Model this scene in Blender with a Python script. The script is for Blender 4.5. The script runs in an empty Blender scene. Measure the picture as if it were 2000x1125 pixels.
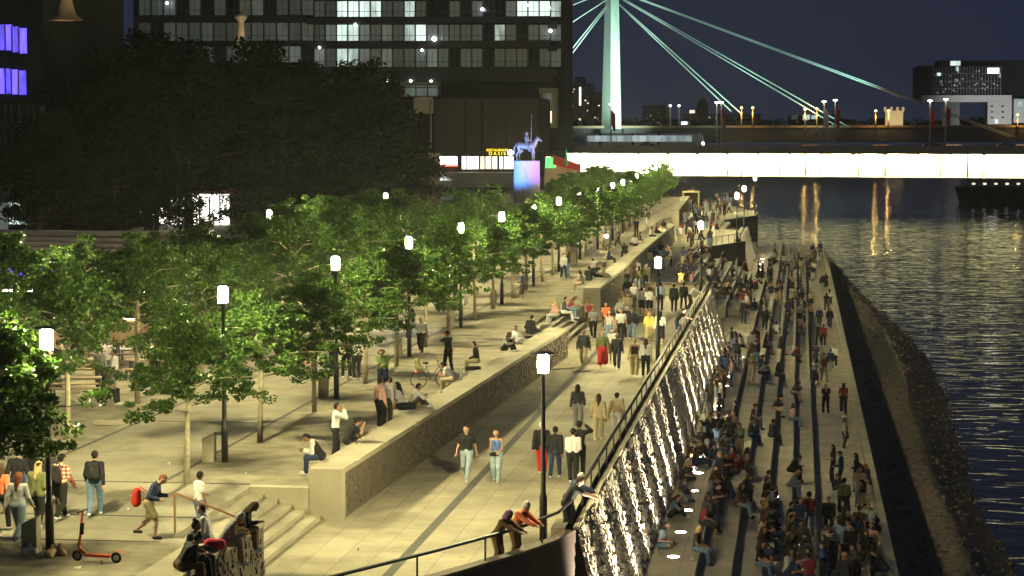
import bpy, math, random
import numpy as np
from mathutils import Vector, Matrix
random.seed(7); RNG = np.random.default_rng(7)
S = bpy.context.scene; COL = S.collection
R = math.radians

# ---------------------------------------------------------------- camera
FPX = 4200.0; CX, CY = 1000.0, 562.5          # focal length and centre in pixels of a 2000 px wide frame
CAMZ = 10.5                                    # on the bridge, 10.5 m over the promenade
VPX, VPY = 1562.0, 262.0                       # where the promenade's direction (+Y) vanishes
_d = Vector(((VPX-CX)/FPX, -(VPY-CY)/FPX, -1)).normalized()
_a = Vector((0.008, 1, 0)).normalized()
_up = (_a - _a.dot(_d)*_d).normalized()
_rt = _d.cross(_up)
MROT = Matrix((_rt, _d, _up))                  # world = MROT @ camera vector
cam = bpy.data.cameras.new("camera"); cam.lens = 36*FPX/2000; cam.sensor_width = 36
cam.clip_start = 0.5; cam.clip_end = 20000
co = bpy.data.objects.new("camera", cam); COL.objects.link(co)
co.matrix_world = Matrix.Translation((0, 0, CAMZ)) @ MROT.to_4x4()
S.camera = co

def ray(px, py):
    return MROT @ Vector(((px-CX)/FPX, -(py-CY)/FPX, -1))
def P(px, py, z=0.0):
    d = ray(px, py); t = (z-CAMZ)/d.z
    return Vector((d.x*t, d.y*t, z))
def PY(px, py, Y):
    d = ray(px, py); t = Y/d.y
    return Vector((d.x*t, Y, CAMZ+d.z*t))

# ---------------------------------------------------------------- world: late dusk
W = bpy.data.worlds.new("World"); S.world = W; W.use_nodes = True
nt = W.node_tree; bg = nt.nodes["Background"]
sky = nt.nodes.new("ShaderNodeTexSky"); sky.sky_type = 'NISHITA'; sky.sun_disc = False
sky.sun_elevation = R(-4.0); sky.sun_rotation = R(250); sky.altitude = 50
mix = nt.nodes.new("ShaderNodeMix"); mix.data_type = 'RGBA'; mix.blend_type = 'ADD'
mix.inputs[0].default_value = 1.0
nt.links.new(sky.outputs[0], mix.inputs[6]); mix.inputs[7].default_value = (0.16, 0.22, 0.48, 1)
nt.links.new(mix.outputs[2], bg.inputs[0]); bg.inputs[1].default_value = 0.08
sl = bpy.data.lights.new("sun", 'SUN'); sl.energy = 0.004; sl.angle = R(10); sl.color = (0.6, 0.7, 1)
so = bpy.data.objects.new("sun", sl); COL.objects.link(so); so.rotation_euler = (R(60), 0, R(70))
S.view_settings.view_transform = 'Standard'; S.view_settings.look = 'None'
S.view_settings.exposure = 0.15; S.view_settings.gamma = 1.0
cy = S.cycles; cy.use_denoising = True; cy.max_bounces = 5; cy.diffuse_bounces = 2; cy.glossy_bounces = 3
cy.transmission_bounces = 3; cy.transparent_max_bounces = 6; cy.sample_clamp_indirect = 3.0
cy.sample_clamp_direct = 0; cy.caustics_reflective = False; cy.caustics_refractive = False
cy.volume_bounces = 0; cy.volume_max_steps = 64; cy.use_light_tree = True; S.render.threads_mode = 'AUTO'

# ---------------------------------------------------------------- materials
MC = {}
def mat(name, col, rough=0.8, metal=0.0, var=0.15, scale=3.0, bump=0.0, bscale=20.0, spec=0.3):
    if name in MC: return MC[name]
    m = bpy.data.materials.new(name); m.use_nodes = True; MC[name] = m
    n = m.node_tree.nodes; l = m.node_tree.links; b = n["Principled BSDF"]
    b.inputs["Roughness"].default_value = rough; b.inputs["Metallic"].default_value = metal
    b.inputs["Specular IOR Level"].default_value = spec
    tc = n.new("ShaderNodeTexCoord")
    if var > 0:
        t = n.new("ShaderNodeTexNoise"); t.inputs["Scale"].default_value = scale; t.inputs["Detail"].default_value = 6
        l.new(tc.outputs["Object"], t.inputs["Vector"])
        r = n.new("ShaderNodeValToRGB"); l.new(t.outputs["Fac"], r.inputs[0])
        r.color_ramp.elements[0].position = .3; r.color_ramp.elements[1].position = .7
        r.color_ramp.elements[0].color = tuple(c*(1-var) for c in col)+(1,)
        r.color_ramp.elements[1].color = tuple(min(1, c*(1+var)) for c in col)+(1,)
        l.new(r.outputs[0], b.inputs["Base Color"])
    else: b.inputs["Base Color"].default_value = tuple(col)+(1,)
    if bump > 0:
        t2 = n.new("ShaderNodeTexNoise"); t2.inputs["Scale"].default_value = bscale; t2.inputs["Detail"].default_value = 4
        l.new(tc.outputs["Object"], t2.inputs["Vector"])
        bp = n.new("ShaderNodeBump"); bp.inputs["Strength"].default_value = bump; bp.inputs["Distance"].default_value = .05
        l.new(t2.outputs["Fac"], bp.inputs["Height"]); l.new(bp.outputs[0], b.inputs["Normal"])
    return m
def glow(name, col, s, var=0.0, scale=1.0):
    if name in MC: return MC[name]
    m = bpy.data.materials.new(name); m.use_nodes = True; MC[name] = m
    n = m.node_tree.nodes; l = m.node_tree.links; b = n["Principled BSDF"]
    b.inputs["Base Color"].default_value = (.3, .3, .3, 1)
    b.inputs["Emission Color"].default_value = tuple(col)+(1,); b.inputs["Emission Strength"].default_value = s
    if var > 0:      # rooms behind the glass: brighter and darker patches
        tc = n.new("ShaderNodeTexCoord"); t = n.new("ShaderNodeTexNoise"); t.inputs["Scale"].default_value = scale; t.inputs["Detail"].default_value = 4
        mp = n.new("ShaderNodeMapping"); mp.inputs["Scale"].default_value = (2.4, 1, .7); l.new(tc.outputs["Object"], mp.inputs[0]); l.new(mp.outputs[0], t.inputs["Vector"])
        oi = n.new("ShaderNodeObjectInfo"); ad = n.new("ShaderNodeMath"); ad.operation = 'MULTIPLY_ADD'; ad.inputs[1].default_value = .55
        l.new(oi.outputs["Random"], ad.inputs[0]); l.new(t.outputs["Fac"], ad.inputs[2])
        mr = n.new("ShaderNodeMapRange"); mr.inputs[1].default_value = .35; mr.inputs[2].default_value = 1.1; mr.inputs[3].default_value = s*(1-var); mr.inputs[4].default_value = s*(1+1.3*var)
        l.new(ad.outputs[0], mr.inputs[0]); l.new(mr.outputs[0], b.inputs["Emission Strength"])
    return m
def paving(name, col, w, h, mortar, rot=0.0, stain=.18, off=.5):
    m = bpy.data.materials.new(name); m.use_nodes = True; MC[name] = m
    n = m.node_tree.nodes; l = m.node_tree.links; b = n["Principled BSDF"]
    b.inputs["Roughness"].default_value = .85; b.inputs["Specular IOR Level"].default_value = .25
    tc = n.new("ShaderNodeTexCoord"); mp = n.new("ShaderNodeMapping"); mp.inputs["Rotation"].default_value = (0, 0, rot)
    l.new(tc.outputs["Object"], mp.inputs[0])
    br = n.new("ShaderNodeTexBrick"); br.offset = off
    br.inputs["Scale"].default_value = 1; br.inputs["Brick Width"].default_value = w; br.inputs["Row Height"].default_value = h
    br.inputs["Mortar Size"].default_value = mortar; br.inputs["Mortar Smooth"].default_value = .2
    br.inputs["Color1"].default_value = tuple(c*.92 for c in col)+(1,); br.inputs["Color2"].default_value = tuple(c*1.08 for c in col)+(1,)
    br.inputs["Mortar"].default_value = tuple(c*.62 for c in col)+(1,)
    l.new(mp.outputs[0], br.inputs[0])
    t = n.new("ShaderNodeTexNoise"); t.inputs["Scale"].default_value = .55; t.inputs["Detail"].default_value = 9; t.inputs["Roughness"].default_value = .65
    l.new(tc.outputs["Object"], t.inputs[0])
    mr = n.new("ShaderNodeMapRange"); mr.inputs[1].default_value = .3; mr.inputs[2].default_value = .7
    mr.inputs[3].default_value = 1-stain; mr.inputs[4].default_value = 1+stain*.6; l.new(t.outputs[0], mr.inputs[0])
    sp = n.new("ShaderNodeTexNoise"); sp.inputs["Scale"].default_value = 7; sp.inputs["Detail"].default_value = 3
    l.new(tc.outputs["Object"], sp.inputs[0])
    m2 = n.new("ShaderNodeMapRange"); m2.inputs[1].default_value = .62; m2.inputs[2].default_value = .72; m2.inputs[3].default_value = 1; m2.inputs[4].default_value = .72
    l.new(sp.outputs[0], m2.inputs[0])
    mu = n.new("ShaderNodeMath"); mu.operation = 'MULTIPLY'; l.new(mr.outputs[0], mu.inputs[0]); l.new(m2.outputs[0], mu.inputs[1])
    vm = n.new("ShaderNodeVectorMath"); vm.operation = 'SCALE'; l.new(br.outputs[0], vm.inputs[0]); l.new(mu.outputs[0], vm.inputs["Scale"])
    l.new(vm.outputs[0], b.inputs["Base Color"])
    bp = n.new("ShaderNodeBump"); bp.inputs["Strength"].default_value = .3; bp.inputs["Distance"].default_value = .02; bp.invert = True
    l.new(br.outputs["Fac"], bp.inputs["Height"]); l.new(bp.outputs[0], b.inputs["Normal"])
    return m
def leafmat(name, c0, c1, trans=.35, spec=.25):
    m = bpy.data.materials.new(name); m.use_nodes = True; MC[name] = m
    n = m.node_tree.nodes; l = m.node_tree.links; b = n["Principled BSDF"]; o = n["Material Output"]
    g = n.new("ShaderNodeNewGeometry"); r = n.new("ShaderNodeValToRGB"); l.new(g.outputs["Random Per Island"], r.inputs[0])
    r.color_ramp.elements[0].color = tuple(c0)+(1,); r.color_ramp.elements[1].color = tuple(c1)+(1,)
    l.new(r.outputs[0], b.inputs["Base Color"]); b.inputs["Roughness"].default_value = .5; b.inputs["Specular IOR Level"].default_value = spec
    t = n.new("ShaderNodeBsdfTranslucent"); l.new(r.outputs[0], t.inputs[0])
    mx = n.new("ShaderNodeMixShader"); mx.inputs[0].default_value = trans
    l.new(b.outputs[0], mx.inputs[1]); l.new(t.outputs[0], mx.inputs[2]); l.new(mx.outputs[0], o.inputs[0])
    return m

M_pave = paving("promenade_slabs", (.40, .36, .25), 1.6, .8, .012, R(90), .30)
M_plaza = paving("plaza_slabs", (.36, .33, .24), 3.2, 2.4, .012, 0, .3)
M_gravel = mat("gravel", (.30, .27, .19), .95, 0, .35, 1.2, .5, 60)
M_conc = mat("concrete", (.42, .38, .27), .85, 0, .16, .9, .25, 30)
M_terr = paving("terrace_concrete", (.45, .40, .30), 30, 3.6, .012, R(90), .3)
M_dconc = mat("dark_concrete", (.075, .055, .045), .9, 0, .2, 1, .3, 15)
M_riser = mat("step_riser_dark", (.05, .045, .05), .9, 0, .2, 2)
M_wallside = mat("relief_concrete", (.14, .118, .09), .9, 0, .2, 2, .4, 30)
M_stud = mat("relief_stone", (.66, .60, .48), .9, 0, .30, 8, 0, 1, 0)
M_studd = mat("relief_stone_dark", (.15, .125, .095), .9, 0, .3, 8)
M_strip = mat("drain_strip", (.10, .10, .085), .8, 0, .2, 4)
M_metal = mat("dark_metal", (.06, .058, .062), .45, .6, .1, 5)
M_steel = mat("brushed_steel", (.45, .42, .36), .35, .8, .1, 8)
M_rust = mat("warm_rail", (.35, .20, .10), .5, .3, .1, 5)
M_bark = mat("bark", (.24, .20, .13), .95, 0, .3, 6, .6, 25)
M_pale = mat("pale_bark", (.45, .40, .27), .95, 0, .25, 6, .4, 25)
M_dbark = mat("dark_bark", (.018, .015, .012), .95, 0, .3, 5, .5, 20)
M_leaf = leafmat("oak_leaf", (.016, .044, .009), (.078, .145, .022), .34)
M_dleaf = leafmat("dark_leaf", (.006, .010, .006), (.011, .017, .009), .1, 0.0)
M_lamp = glow("lamp_glass", (1.0, .89, .46), 3500); M_lampb = glow("lamp_glass_promenade", (1.0, .89, .47), 2900)
M_dark = mat("dark_facade", (.013, .015, .018), .9, 0, .2, .3, 0, 1, .05)
M_glassd = mat("dark_glass", (.02, .025, .03), .15, 0, .2, .5, 0, 1, .5)

# ---------------------------------------------------------------- mesh helpers
def link(name, me, par=None):
    o = bpy.data.objects.new(name, me); COL.objects.link(o)
    if par is not None: o.parent = par
    return o
def tag(o, label=None, cat=None, group=None, kind=None):
    if label: o["label"] = label
    if cat: o["category"] = cat
    if group: o["group"] = group
    if kind: o["kind"] = kind
    return o
def empty(name, loc=(0, 0, 0), rz=0.0, label=None, cat=None, group=None):
    o = link(name, None); o.location = loc; o.rotation_euler = (0, 0, rz); o.empty_display_size = .2
    return tag(o, label, cat, group)
class MB:
    def __init__(s): s.v = []; s.f = []; s.sm = []
    def add(s, vs, fs, smooth=False):
        o = len(s.v); s.v += [tuple(v) for v in vs]; s.f += [tuple(i+o for i in f) for f in fs]; s.sm += [smooth]*len(fs); return s
    def box(s, x0, y0, z0, x1, y1, z1):
        return s.add([(x0, y0, z0), (x1, y0, z0), (x1, y1, z0), (x0, y1, z0), (x0, y0, z1), (x1, y0, z1), (x1, y1, z1), (x0, y1, z1)],
              [(0, 3, 2, 1), (4, 5, 6, 7), (0, 1, 5, 4), (1, 2, 6, 5), (2, 3, 7, 6), (3, 0, 4, 7)])
    def prism(s, pts, z0, z1):
        n = len(pts); a = [(p[0], p[1], z0) for p in pts]; b = [(p[0], p[1], (z1 if len(p) < 3 else p[2])) for p in pts]
        return s.add(a+b, [tuple(range(n-1, -1, -1)), tuple(range(n, 2*n))]+[(i, (i+1) % n, n+(i+1) % n, n+i) for i in range(n)])
    def tube(s, pts, rads, n=8, cap=True):
        pts = [Vector(p) for p in pts]
        if not hasattr(rads, '__len__'): rads = [rads]*len(pts)
        vs = []; fs = []
        for i, p in enumerate(pts):
            t = (pts[min(i+1, len(pts)-1)]-pts[max(i-1, 0)]).normalized()
            u = t.cross(Vector((0, 0, 1)) if abs(t.z) < .95 else Vector((0, 1, 0))).normalized(); w = t.cross(u)
            for k in range(n):
                a = 2*math.pi*k/n; vs.append(p+(u*math.cos(a)+w*math.sin(a))*rads[i])
        for i in range(len(pts)-1):
            for k in range(n): fs.append((i*n+k, i*n+(k+1) % n, (i+1)*n+(k+1) % n, (i+1)*n+k))
        s.add(vs, fs, True)
        if cap:
            o = len(s.v)-len(vs)
            s.f.append(tuple(o+k for k in range(n-1, -1, -1))); s.f.append(tuple(o+len(vs)-n+k for k in range(n))); s.sm += [False]*2
        return s
    def lathe(s, prof, n=16, c=(0, 0, 0)):
        vs = [(c[0]+r*math.cos(2*math.pi*k/n), c[1]+r*math.sin(2*math.pi*k/n), c[2]+z) for r, z in prof for k in range(n)]
        fs = [(i*n+k, i*n+(k+1) % n, (i+1)*n+(k+1) % n, (i+1)*n+k) for i in range(len(prof)-1) for k in range(n)]
        return s.add(vs, fs, True)
    def torus(s, c, ax1, ax2, Rr, r, n=20, m=6):
        c = Vector(c); a1 = Vector(ax1); a2 = Vector(ax2); nn = a1.cross(a2)
        vs = []
        for i in range(n):
            a = 2*math.pi*i/n; d = a1*math.cos(a)+a2*math.sin(a)
            for k in range(m):
                b = 2*math.pi*k/m; vs.append(c+d*(Rr+r*math.cos(b))+nn*(r*math.sin(b)))
        return s.add(vs, [(i*m+k, ((i+1) % n)*m+k, ((i+1) % n)*m+(k+1) % m, i*m+(k+1) % m) for i in range(n) for k in range(m)], True)
    def mesh(s, name, m=None):
        me = bpy.data.meshes.new(name); me.from_pydata(s.v, [], s.f)
        me.polygons.foreach_set("use_smooth", s.sm)
        if m: me.materials.append(m)
        me.update(); return me
    def build(s, name, m=None, par=None): return link(name, s.mesh(name, m), par)
def npmesh(name, V, F, m=None, smooth=False):
    V = np.asarray(V, np.float32); F = np.asarray(F, np.int32); k = F.shape[1]
    me = bpy.data.meshes.new(name); me.vertices.add(len(V)); me.vertices.foreach_set("co", V.ravel())
    me.loops.add(F.size); me.loops.foreach_set("vertex_index", F.ravel())
    me.polygons.add(len(F)); me.polygons.foreach_set("loop_start", np.arange(0, F.size, k, dtype=np.int32))
    me.polygons.foreach_set("use_smooth", np.full(len(F), smooth)); me.update(calc_edges=True)
    if m: me.materials.append(m)
    return me
def structure(o): o["kind"] = "structure"; return o
def pbox(mb, x0, y0, x1, y1, Y, dep):
    """a box whose front face at distance Y fills the photo rectangle"""
    ym = (y0+y1)/2; xm = (x0+x1)/2
    a = PY(x0, ym, Y); b = PY(x1, ym, Y); t = PY(xm, y0, Y); u = PY(xm, y1, Y)
    mb.box(a.x, Y, u.z, b.x, Y+dep, t.z); return mb
def text_obj(name, body, size, loc, rot, m, par=None, depth=.02):
    c = bpy.data.curves.new(name, 'FONT'); c.body = body; c.size = size; c.extrude = depth; c.align_x = 'CENTER'
    t = bpy.data.objects.new(name, c); COL.objects.link(t); dg = bpy.context.evaluated_depsgraph_get()
    me = bpy.data.meshes.new_from_object(t.evaluated_get(dg)); bpy.data.objects.remove(t)
    me.materials.clear(); me.materials.append(m); o = link(name, me, par); o.location = loc; o.rotation_euler = rot; return o
def copy_tree(o, par=None):
    c = o.copy(); COL.objects.link(c)
    if par is not None: c.parent = par
    for ch in list(o.children): copy_tree(ch, c)
    return c
ORD = ["nearest", "second", "third", "fourth", "fifth", "sixth", "seventh", "eighth", "ninth", "tenth", "eleventh", "twelfth",
       "thirteenth", "fourteenth", "fifteenth", "sixteenth", "seventeenth", "eighteenth", "nineteenth", "twentieth"]
ORD += ["twenty-"+w for w in ["first"]+ORD[1:9]] + ["thirtieth"] + ["thirty-"+w for w in ["first"]+ORD[1:9]]

# ---------------------------------------------------------------- implicit surfaces (surface nets)
def sdf(bones, k=.03):
    A = np.array([b[0] for b in bones], float); B = np.array([b[1] for b in bones], float)
    ra = np.array([b[2] for b in bones], float); rb = np.array([b[3] for b in bones], float)
    def f(p):
        out = None
        for a, b, r0, r1 in zip(A, B, ra, rb):
            d = b-a; L = max(d.dot(d), 1e-9)
            t = np.clip(((p-a)@d)/L, 0, 1)
            q = np.sqrt((((p-a)-t[:, None]*d)**2).sum(1)) - (r0+(r1-r0)*t)
            if out is None: out = q
            else:
                h = np.clip(.5+.5*(out-q)/k, 0, 1); out = out*(1-h)+q*h-k*h*(1-h)
        return out
    return f, np.minimum((A-ra[:, None]).min(0), (B-rb[:, None]).min(0)), np.maximum((A+ra[:, None]).max(0), (B+rb[:, None]).max(0))
def nets(f, lo, hi, h):
    lo = np.array(lo)-2*h; hi = np.array(hi)+2*h
    n = np.ceil((hi-lo)/h).astype(int)+1
    g = np.stack(np.meshgrid(*[lo[i]+h*np.arange(n[i]) for i in range(3)], indexing='ij'), -1)
    D = f(g.reshape(-1, 3)).reshape(n); Sg = D < 0
    c = [(i, j, k) for i in (0, 1) for j in (0, 1) for k in (0, 1)]
    def sl(A, o): return A[o[0]:A.shape[0]-1+o[0], o[1]:A.shape[1]-1+o[1], o[2]:A.shape[2]-1+o[2]]
    cnt = sum(sl(Sg, o).astype(int) for o in c); act = (cnt > 0) & (cnt < 8)
    idx = -np.ones(act.shape, int); idx[act] = np.arange(act.sum()); cells = np.argwhere(act)
    acc = np.zeros((len(cells), 3)); w = np.zeros(len(cells))
    for a in range(8):
        for b in range(a+1, 8):
            oa, ob = np.array(c[a]), np.array(c[b])
            if abs(oa-ob).sum() != 1: continue
            da = D[tuple((cells+oa).T)]; db = D[tuple((cells+ob).T)]; x = (da < 0) != (db < 0)
            t = da/(da-db+1e-12); pt = oa+(ob-oa)*t[:, None]
            acc[x] += pt[x]; w[x] += 1
    V = lo+h*(cells+acc/w[:, None]); F = []
    for ax in range(3):
        u, v = (ax+1) % 3, (ax+2) % 3
        a = np.take(Sg, range(n[ax]-1), ax); b = np.take(Sg, range(1, n[ax]), ax)
        e = np.argwhere(a != b); e = e[(e[:, u] > 0) & (e[:, v] > 0)]
        if not len(e): continue
        fl = a[tuple(e.T)]; q = []
        for du, dv in ((0, 0), (1, 0), (1, 1), (0, 1)):
            k = e.copy(); k[:, u] -= du; k[:, v] -= dv; q.append(idx[tuple(k.T)])
        q = np.stack(q, 1); q[~fl] = q[~fl][:, ::-1]; F.append(q)
    F = np.concatenate(F)
    for _ in range(2):      # pull the vertices onto the surface
        e = h*.2; d0 = f(V); G = np.stack([(f(V+np.eye(3)[i]*e)-d0)/e for i in range(3)], 1)
        V = V-np.clip(d0, -h*.5, h*.5)[:, None]*G/np.maximum((G**2).sum(1), .25)[:, None]
    return V, F
# ---------------------------------------------------------------- people
def rotv(v, ax, ang):
    return Matrix.Rotation(ang, 3, ax) @ Vector(v)
def ik(a, t, l1, l2, hint):
    a = Vector(a); t = Vector(t); d = t-a; L = min(max(d.length, .05), (l1+l2)*.995); d.normalize(); t = a+d*L
    x = (l1*l1-l2*l2+L*L)/(2*L); hgt = math.sqrt(max(l1*l1-x*x, 0))
    h = Vector(hint); h = (h-h.dot(d)*d).normalized()
    return a+d*x+h*hgt, t
POSES = {}
def pose(n, pel=(0, 0, .93), lean=2, turn=0, head=(5, 0), lh=(-.25, .03, .80), rh=(.25, .03, .80), le=(-.3, -1, 0), re=(.3, -1, 0),
         lf=(-.11, 0, .08), rf=(.11, 0, .08), lk=(-.1, 1, 0), rk=(.1, 1, 0), ft=None):
    POSES[n] = dict(pel=pel, lean=lean, turn=turn, head=head, lh=lh, rh=rh, le=le, re=re, lf=lf, rf=rf, lk=lk, rk=rk, ft=ft)
pose('stand'); pose('stand_wide', lf=(-.17, .03, .08), rf=(.16, -.05, .08), lh=(-.24, .1, .84), rh=(.20, .2, .95), turn=8)
pose('phone', lh=(-.09, .27, 1.12), rh=(.07, .28, 1.16), head=(28, 0), lean=4)
pose('talk', lh=(-.16, .28, 1.05), rh=(.25, .06, .82), head=(4, 18), turn=-10, lf=(-.13, .08, .08))
pose('walk', (0, 0, .905), 4, 6, (5, 0), (-.25, -.18, .86), (.25, .24, .9), lf=(-.09, .30, .10), rf=(.10, -.32, .16))
pose('walk_other', (0, 0, .905), 4, -6, (5, 0), (-.25, .25, .9), (.25, -.17, .86), lf=(-.10, -.31, .16), rf=(.09, .30, .10))
pose('stroll', (0, 0, .92), 3, 0, (12, -6), (-.12, .24, 1.0), (.14, .22, 1.02), lf=(-.09, .17, .09), rf=(.09, -.16, .10))
pose('bow_walk', (0, 0, .89), 24, 0, (42, 0), (-.16, .42, 1.02), (.22, .30, .98), lf=(-.08, -.36, .19), rf=(.09, .16, .08))
pose('rail', (0, -.12, .90), 34, 0, (14, 0), (-.10, .62, 1.04), (.12, .60, 1.04), le=(-.5, -.2, -1), re=(.5, -.2, -1), lf=(-.13, -.25, .08), rf=(.13, -.12, .08))
pose('arm_up', lh=(-.2, .12, .85), rh=(.16, .30, 1.55), re=(1, 0, -.6), head=(-4, 0))
pose('camera', lh=(-.07, .28, 1.50), rh=(.08, .27, 1.50), le=(-.6, 0, -1), re=(.6, 0, -1), head=(2, 0), lean=5, lf=(-.14, .08, .08), rf=(.14, -.1, .08))
pose('sit_ledge', (0, 0, .11), 10, 0, (10, 5), (-.14, .30, .18), (.13, .32, .17), lf=(-.12, .46, -.36), rf=(.12, .50, -.36), lk=(-.1, .6, 1), rk=(.1, .6, 1))
pose('sit_bent', (0, 0, .11), 36, 0, (30, 0), (-.07, .50, .24), (.08, .50, .26), lf=(-.14, .42, -.36), rf=(.13, .46, -.36), lk=(-.1, .6, 1), rk=(.1, .6, 1))
pose('sit_cross', (0, 0, .11), 16, 0, (16, 0), (-.20, .28, .22), (.18, .32, .25), lf=(.14, .30, .07), rf=(-.14, .38, .07), lk=(-1, .4, .2), rk=(1, .4, .2))
pose('sit_knees', (0, 0, .11), 24, 0, (12, 0), (-.04, .52, .42), (.06, .50, .36), lf=(-.12, .52, .08), rf=(.12, .56, .08), lk=(-.1, .3, 1), rk=(.1, .3, 1), le=(-1, 0, -.5), re=(1, 0, -.5))
pose('sit_back', (0, 0, .11), -22, 0, (20, 8), (-.28, -.38, .05), (.27, -.36, .05), lf=(-.12, .84, .09), rf=(.10, .62, .08), lk=(-.1, .2, 1), rk=(.1, .2, 1))
pose('crouch', (0, 0, .40), 34, 0, (16, 0), (-.10, .52, .80), (.10, .52, .82), lf=(-.14, .12, .08), rf=(.14, -.02, .08), lk=(-.4, 1, .2), rk=(.4, 1, .2), le=(-.6, 0, -1), re=(.6, 0, -1))
def joints(n):
    p = POSES[n]; J = {}; pel = Vector(p['pel']); la = -R(p['lean']); tn = R(p['turn'])
    def T(v): v = rotv(v, 'Z', tn); return pel+rotv(v, 'X', la)
    J['pel'] = pel; J['waist'] = T((0, 0, .16)); J['chest'] = T((0, .005, .36)); J['neck'] = T((0, .0, .50))
    J['hl'] = pel+Vector((-.10, 0, -.01)); J['hr'] = pel+Vector((.10, 0, -.01))
    J['sl'] = T((-.175, -.01, .445)); J['sr'] = T((.175, -.01, .445)); J['cl'] = T((-.075, .0, .36)); J['cr'] = T((.075, .0, .36))
    J['wl'] = T((-.055, 0, .14)); J['wr'] = T((.055, 0, .14))
    hp, ht = p['head']; m = Matrix.Rotation(R(ht), 3, 'Z') @ Matrix.Rotation(la*.4-R(hp), 3, 'X')
    J['M'] = m; J['hb'] = J['neck']+m @ Vector((0, .02, .06))
    J['el'], J['hnl'] = ik(J['sl'], p['lh'], .28, .25, p['le']); J['er'], J['hnr'] = ik(J['sr'], p['rh'], .28, .25, p['re'])
    J['kl'], J['al'] = ik(J['hl'], p['lf'], .43, .42, p['lk']); J['kr'], J['ar'] = ik(J['hr'], p['rf'], .43, .42, p['rk'])
    return J
def bset(J, part, g=0.0):
    h = J['M']; hb = J['hb']
    def H(x, y, z): return hb+h @ Vector((x, y, z))
    b = []
    def add(a, c, r0, r1): b.append((tuple(a), tuple(c), r0+g, r1+g))
    if part in ('torso', 'body', 'dress', 'long', 'short', 'tank', 'jacket', 'vest'):
        add(J['cl'], J['wl'], .098, .082); add(J['cr'], J['wr'], .098, .082); add(J['sl'], J['sr'], .058, .058)
        add(J['wl'], J['hl'], .084, .098); add(J['wr'], J['hr'], .084, .098)
        add(J['chest'], J['neck'], .08, .052)
    if part == 'body': add(J['neck'], J['hb'], .052, .050)
    for s in 'lr':
        sh, e, w = J['s'+s], J['e'+s], J['hn'+s]; hd = (w-e).normalized()
        if part == 'body':
            add(sh, e, .052, .040); add(e, w, .038, .025); add(w+hd*.02, w+hd*.085, .026, .030)
        if part in ('long', 'jacket'): add(sh, e, .058, .046); add(e, w-hd*.02, .044, .034)
        if part == 'short': add(sh, sh.lerp(e, .55), .060, .058)
        hp, k, a = J['h'+s], J['k'+s], J['a'+s]; dn = (k-a).normalized()
        if part == 'body':
            add(hp, k, .088, .056); add(k, k.lerp(a, .35), .055, .054); add(k.lerp(a, .35), a, .054, .036)
        if part in ('trousers', 'wide'):
            ww = .0 if part == 'trousers' else .022
            add(hp, k, .094, .064+ww); add(k, a+dn*.03, .062+ww, .050+ww)
        if part == 'shorts': add(hp, hp.lerp(k, .85), .097, .080)
        if part in ('skirt', 'dress'):
            e2 = k.lerp(a, .15) if part == 'skirt' else k.lerp(a, .45); add(hp, e2, .11, .12)
        if part in ('shoe_'+s, 'body'):
            f = Vector((0, 1, 0)) if abs(dn.z) > .5 else Vector((dn.x*.3, .35, .93)).normalized()
            if abs(dn.z) > .5: f = (Vector((k.x-hp.x, k.y-hp.y, 0))+Vector((0, .35, 0))).normalized()
            rr = .040 if part[:4] == 'shoe' else .028
            add(a+Vector((0, -.02, -.035)) if abs(dn.z) > .5 else a, a+f*.14+(Vector((0, 0, -.042)) if abs(dn.z) > .5 else Vector((0, 0, 0))), rr, rr*.82)
    if part in ('trousers', 'wide', 'shorts', 'skirt', 'dress'):
        add(J['hl'], J['hr'], .098, .098); add(J['wl'].lerp(J['hl'], .5), J['wr'].lerp(J['hr'], .5), .086, .086)
    if part in ('skirt', 'dress'):
        kl, kr = J['kl'], J['kr']; add(J['pel'], (kl+kr)/2+Vector((0, 0, -.02)), .10, .13)
    if part == 'body':
        add(H(0, .0, .09), H(0, .012, .13), .074, .082); add(H(0, -.018, .135), H(0, -.018, .14), .085, .085)
        add(H(0, .035, .055), H(0, .05, .045), .046, .036); add(H(0, .088, .085), H(0, .103, .062), .010, .014)
        add(H(-.078, .0, .085), H(-.082, -.005, .105), .010, .013); add(H(.078, .0, .085), H(.082, -.005, .105), .010, .013)
    if part in ('hair', 'long_hair', 'bun', 'cap', 'beanie', 'hood', 'hat'):
        add(H(0, -.018, .135), H(0, -.012, .145), .090, .088); add(H(0, -.04, .10), H(0, -.035, .075), .075, .06)
    if part == 'long_hair':
        add(H(0, -.05, .10), H(0, -.075, -.05), .078, .06); add(H(-.06, -.02, .08), H(-.075, -.01, -.08), .035, .028); add(H(.06, -.02, .08), H(.075, -.01, -.08), .035, .028)
        add(H(0, -.075, -.05), H(0, -.09, -.20), .06, .045)
    if part == 'bun': add(H(0, -.07, .21), H(0, -.075, .22), .04, .04)
    if part == 'cap': add(H(0, .02, .15), H(0, .12, .145), .07, .045)
    if part == 'beanie': add(H(0, -.02, .15), H(0, -.02, .18), .095, .08)
    if part == 'hood':
        add(H(0, -.04, .10), H(0, -.06, -.03), .088, .09); add(H(-.05, .0, .02), H(.05, .0, .02), .06, .06); add(J['sl'].lerp(J['sr'], .15), J['sl'].lerp(J['sr'], .85), .07, .07)
    if part == 'hat':
        for i in range(10):
            t = i*math.pi/5; u = i*math.pi/5+math.pi/5
            add(H(.12*math.sin(t), .13*math.cos(t)-.01, .135), H(.12*math.sin(u), .13*math.cos(u)-.01, .135), .022, .022)
    return b
PM = {}; JC = {}
M_eye = mat("eye_dark", (.02, .015, .012), .4, 0, 0)
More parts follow.
